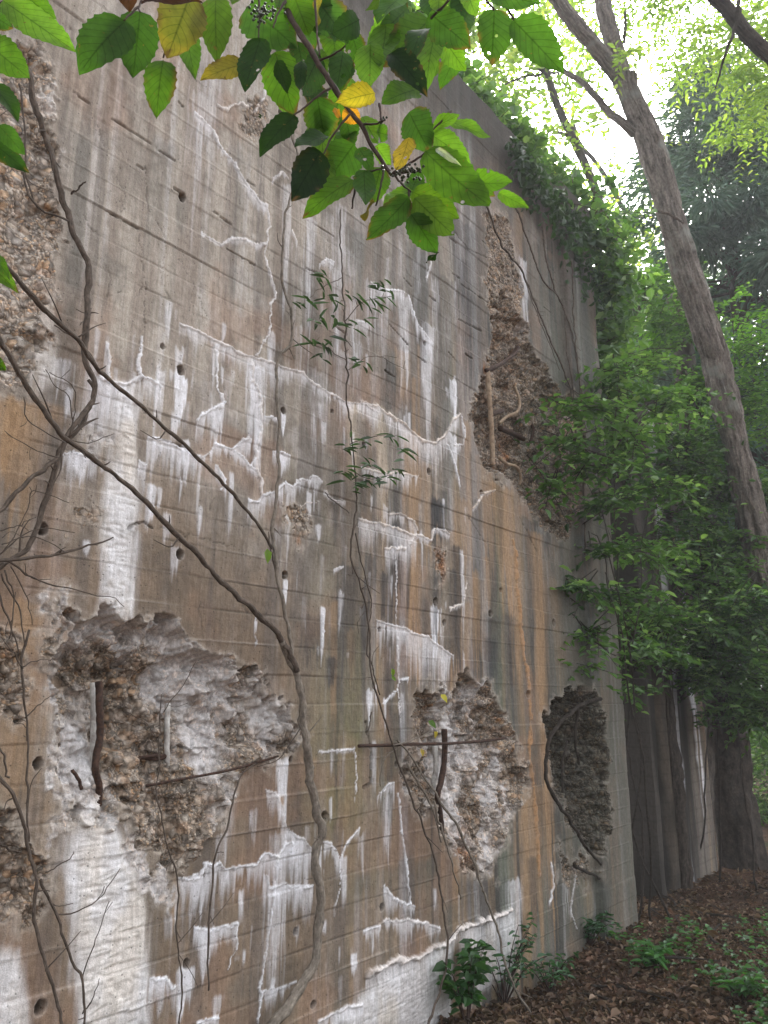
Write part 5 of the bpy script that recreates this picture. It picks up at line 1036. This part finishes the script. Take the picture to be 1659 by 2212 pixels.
shrub('wide shrub under the leaning tree with small shiny leaves', 1520, 6.9, [B(1480,960,7.5,.5,110,.4),B(1550,1060,7.5,.5,110,.4),B(1470,1120,7.3,.45,100,.4),B(1600,1180,7.5,.5,110,.4),B(1510,1240,7.2,.5,120,.4),B(1430,1010,7.4,.4,80,.4),B(1640,1060,7.6,.5,100,.4)], 74, SC)
shrub('dense dark shrub at the right edge above the leaf litter', 1620, 6.6, [B(1560,1350,6.7,.45,121,.4),B(1630,1300,6.6,.45,121,.4),B(1500,1380,6.7,.4,108,.4),B(1620,1430,6.6,.45,121,.4),B(1660,1520,6.6,.4,94,.4),B(1560,1470,6.7,.42,108,.4),B(1460,1430,6.7,.3,40,.45),B(1600,1540,6.8,.35,50,.4)], 75, SC)
shrub('tall loose shrub between the wall end and the leaning trunk', 1450, 7.6, [B(1340,700,7.6,.45,60,.4),B(1400,640,7.9,.5,60,.4),B(1330,600,7.8,.4,40,.4),B(1450,700,8.,.5,60,.4),B(1380,760,7.7,.45,60,.4),B(1470,820,7.9,.5,70,.4),B(1400,1150,7.2,.5,90,.4),B(1480,1330,7.4,.5,100,.4),B(1380,1330,7.3,.45,80,.4),B(1420,1250,7.5,.5,90,.4),B(1540,1180,7.8,.5,90,.4)], 76, SC)
shrub('dim low bush closing the view behind the stout dark trunk', 1690, 10., [B(1640,1725,10.,.5,90,.6),B(1700,1690,10.,.6,90,.6),B(1660,1640,10.5,.5,70,.6),B(1760,1720,9.8,.6,60,.6),B(1610,1730,10.4,.4,50,.6)], 77, SC)
# 7 woods beyond, one mass
def woods():
    gg = np.random.default_rng(81); P = []
    for k in range(120):
        px = gg.uniform(1230, 1950); d = gg.uniform(14, 30); top = 560 + 90 * gg.random()
        c = at(px, gg.uniform(top, 1800), d); r = gg.uniform(.9, 2.2)
        p, _ = blobpts(c, (r, r, r * .8), 260, gg, .2); P.append(p)
    P = np.vstack(P); P = P[P[:, 2] > .1]; P = P[(P[:, 1] > 1.2) | (P[:, 0] > 9)]; n = len(P)
    V, Q, U, Cc = leaves(P, randdir(n, gg), randdir(n, gg) + [0, 0, .8], gg.uniform(.15, .32, n), gg.uniform(.09, .18, n), leafcol((.03, .07, .02), (.10, .19, .05), gg)(P, n))
    tag(mk('woods', V, Q, M_LEAFC, None, Cc, U, smooth=False), 'green woods massed far beyond the wall', 'woods', kind='stuff')
woods()
# ------------------------------------------------------------------ the ground cover
def litter():
    gg = np.random.default_rng(91)
    p = onground(gg.uniform(950, 1760, 24000), 1880 + 380 * gg.random(24000) ** .9)
    q = np.c_[gg.uniform(1.0, 12, 7000), gg.uniform(-3.2, 3, 7000), np.zeros(7000)]
    P = np.vstack([p, q]); P = P[(P[:, 1] < -.02) | (P[:, 0] > 6.1)]; n = len(P); P[:, 2] = gz(P[:, 0], P[:, 1]) + gg.uniform(.004, .03, n)
    D = randdir(n, gg) * [1, 1, .25]; L = np.clip(.025 * np.exp(gg.normal(size=n) * .42), .012, .11)
    PAL = np.array([(.17, .105, .070), (.11, .068, .048), (.21, .14, .10), (.075, .052, .04), (.25, .18, .135), (.14, .08, .056)])
    V, Q, U, Cc = leaves(P, D, np.array([0, 0, 1.]) + gg.normal(size=(n, 3)) * .35, L, L * gg.uniform(.4, .7, n), PAL[gg.integers(0, 6, n)] * gg.uniform(.35, 1.1, (n, 1)), fold=.5, droop=-.1)
    tag(mk('leaf_litter', V, Q, M_DRY, None, Cc, U, smooth=False), 'brown dead leaves strewn over the forest floor', 'dead leaves', kind='stuff')
    mb = MB()
    for k in range(70):
        a = onground(gg.uniform(1200, 1750), gg.uniform(1900, 2250)); a[2] = gz(a[0], a[1]) + .02; az = gg.uniform(0, 6.28); l = gg.uniform(.1, .5)
        mb.tube([a, a + np.array([np.cos(az), np.sin(az), gg.uniform(-.02, .06)]) * l * .5 + [0, 0, .01], a + np.array([np.cos(az + .2), np.sin(az + .2), 0]) * l], [.008 * l / .3, .003], n=8, sides=5, wob=.01, seed=k)
    o = mb.build('fallen_twigs', M_BARKD); tag(o, 'short broken twigs lying among the dead leaves', 'twigs', kind='stuff')
    p = onground(gg.uniform(1150, 1760, 520), 1890 + 370 * gg.random(520)); keep = (p[:, 1] < -.05) & (fbm(p[:, 0] * 1.3, p[:, 1] * 1.3, 93, 2) > .50); p = p[keep]
    P = []; D = []; Ls = []
    for a in p:
        h = gg.uniform(.03, .14); l = gg.uniform(.025, .055); z = gz(a[0], a[1]); m = gg.integers(3, 7)
        for k in range(m):
            az = gg.uniform(0, 6.28); P.append([a[0] + gg.normal() * .015, a[1] + gg.normal() * .015, z + h * gg.uniform(.6, 1)]); D.append([np.cos(az), np.sin(az), .15]); Ls.append(l)
    n = len(P); Ls = np.array(Ls)
    V, Q, U, Cc = leaves(P, D, np.array([0, 0, 1.]) + gg.normal(size=(n, 3)) * .25, Ls, Ls * .6, np.array([.05, .125, .04]) * gg.uniform(.6, 1.6, (n, 1)))
    tag(mk('ground_cover', V, Q, M_LEAF, None, Cc, U, smooth=False), 'tiny green seedlings scattered over the dead leaves', 'seedlings', kind='stuff')
litter()
def ground_plant(label, px, py, h, nst, L, W, seed, col, spread=.25, dep=None):
    b = onground(px, py) if dep is None else at(px, py, dep); b[2] = gz(b[0], b[1]); t = empty('ground_plant', b); tag(t, label, 'plant', 'low plants along the wall foot and path')
    gg = np.random.default_rng(seed); mb = MB(); P = []; D = []; N_ = []
    for k in range(nst):
        az = gg.uniform(0, 6.28); l = h * gg.uniform(.6, 1.1); tip = b + np.array([np.cos(az) * spread * gg.uniform(.3, 1), np.sin(az) * spread * gg.uniform(.3, 1), l])
        pts = smooth_path([b, b + (tip - b) * .5 + [0, 0, .06], tip], 12); mb.tube(pts, [.004, .0015], n=12, sides=5, seed=k)
        for q in range(4, 12):
            a2 = az + (1.4 if q % 2 else -1.4) + gg.normal() * .4
            for rep in range(2 if nst < 14 else 1): P.append(pts[q] + gg.normal(size=3) * .008); D.append([np.cos(a2 + rep), np.sin(a2 + rep), .1 + gg.normal() * .2]); N_.append([0, 0, 1])
    n = len(P); Ls = L * gg.uniform(.6, 1.2, n)
    V, Q, U, Cc = leaves(P, D, np.array(N_) + gg.normal(size=(n, 3)) * .3, Ls, Ls * W, np.array(col) * gg.uniform(.6, 1.5, (n, 1)))
    mb.build('stems', M_TWIG, t); mk('foliage', V, Q, M_LEAF, t, Cc, U, smooth=False)
ground_plant('small bramble with toothed bright leaves before the lime-white wall foot', 745, 2262, .36, 6, .06, .7, 101, (.05, .14, .03), .10, 2.55)
ground_plant('bushy blue-green seedling clump at the foot of the wall', 1090, 2175, .42, 26, .055, .5, 102, (.035, .095, .045), .38)
ground_plant('low broad-leaved weed in the bottom centre below the thick lime ridge', 1010, 2255, .34, 10, .075, .75, 103, (.035, .095, .03), .20)
ground_plant('weed with rounded leaves cut off by the bottom edge', 905, 2290, .32, 9, .08, .8, 104, (.04, .11, .035), .18, 2.9)
ground_plant('bright five-leaved seedling on the dead leaves', 1420, 2110, .16, 7, .075, .45, 105, (.06, .17, .05), .16)
ground_plant('dim fern-like seedling against the foot of the far corner', 1275, 2065, .20, 12, .05, .45, 106, (.03, .085, .04), .22)
ground_plant('pale green seedlings farther right among the leaf litter', 1600, 2150, .16, 9, .06, .5, 107, (.045, .12, .035), .22)
ground_plant('leafy clump between the bluish seedlings and the bare litter', 1190, 2140, .20, 14, .05, .5, 108, (.03, .085, .035), .28)

# ------------------------------------------------------------------ haze between the trees, also added for glare
def haze():
    lo = np.array([-75., -75., -1.4]); hi = np.array([95., 95., 19.])
    V = np.array([[(lo, hi)[a][0], (lo, hi)[b][1], (lo, hi)[c][2]] for a in (0, 1) for b in (0, 1) for c in (0, 1)])
    F = np.array([[0, 1, 3, 2], [4, 6, 7, 5], [0, 4, 5, 1], [2, 3, 7, 6], [0, 2, 6, 4], [1, 5, 7, 3]])
    m = bpy.data.materials.new('pale_air'); m.use_nodes = True; nt = m.node_tree
    nt.nodes.remove(nt.nodes['Principled BSDF'])
    pv = nt.nodes.new('ShaderNodeVolumePrincipled'); pv.inputs['Density'].default_value = .0032; pv.inputs['Color'].default_value = (.93, .96, 1, 1); pv.inputs['Anisotropy'].default_value = .3
    nt.links.new(pv.outputs[0], nt.nodes['Material Output'].inputs['Volume'])
    tag(mk('haze', V, F, m, smooth=False), 'pale haze between the trees, also standing in for glare', 'haze', kind='stuff')
haze()
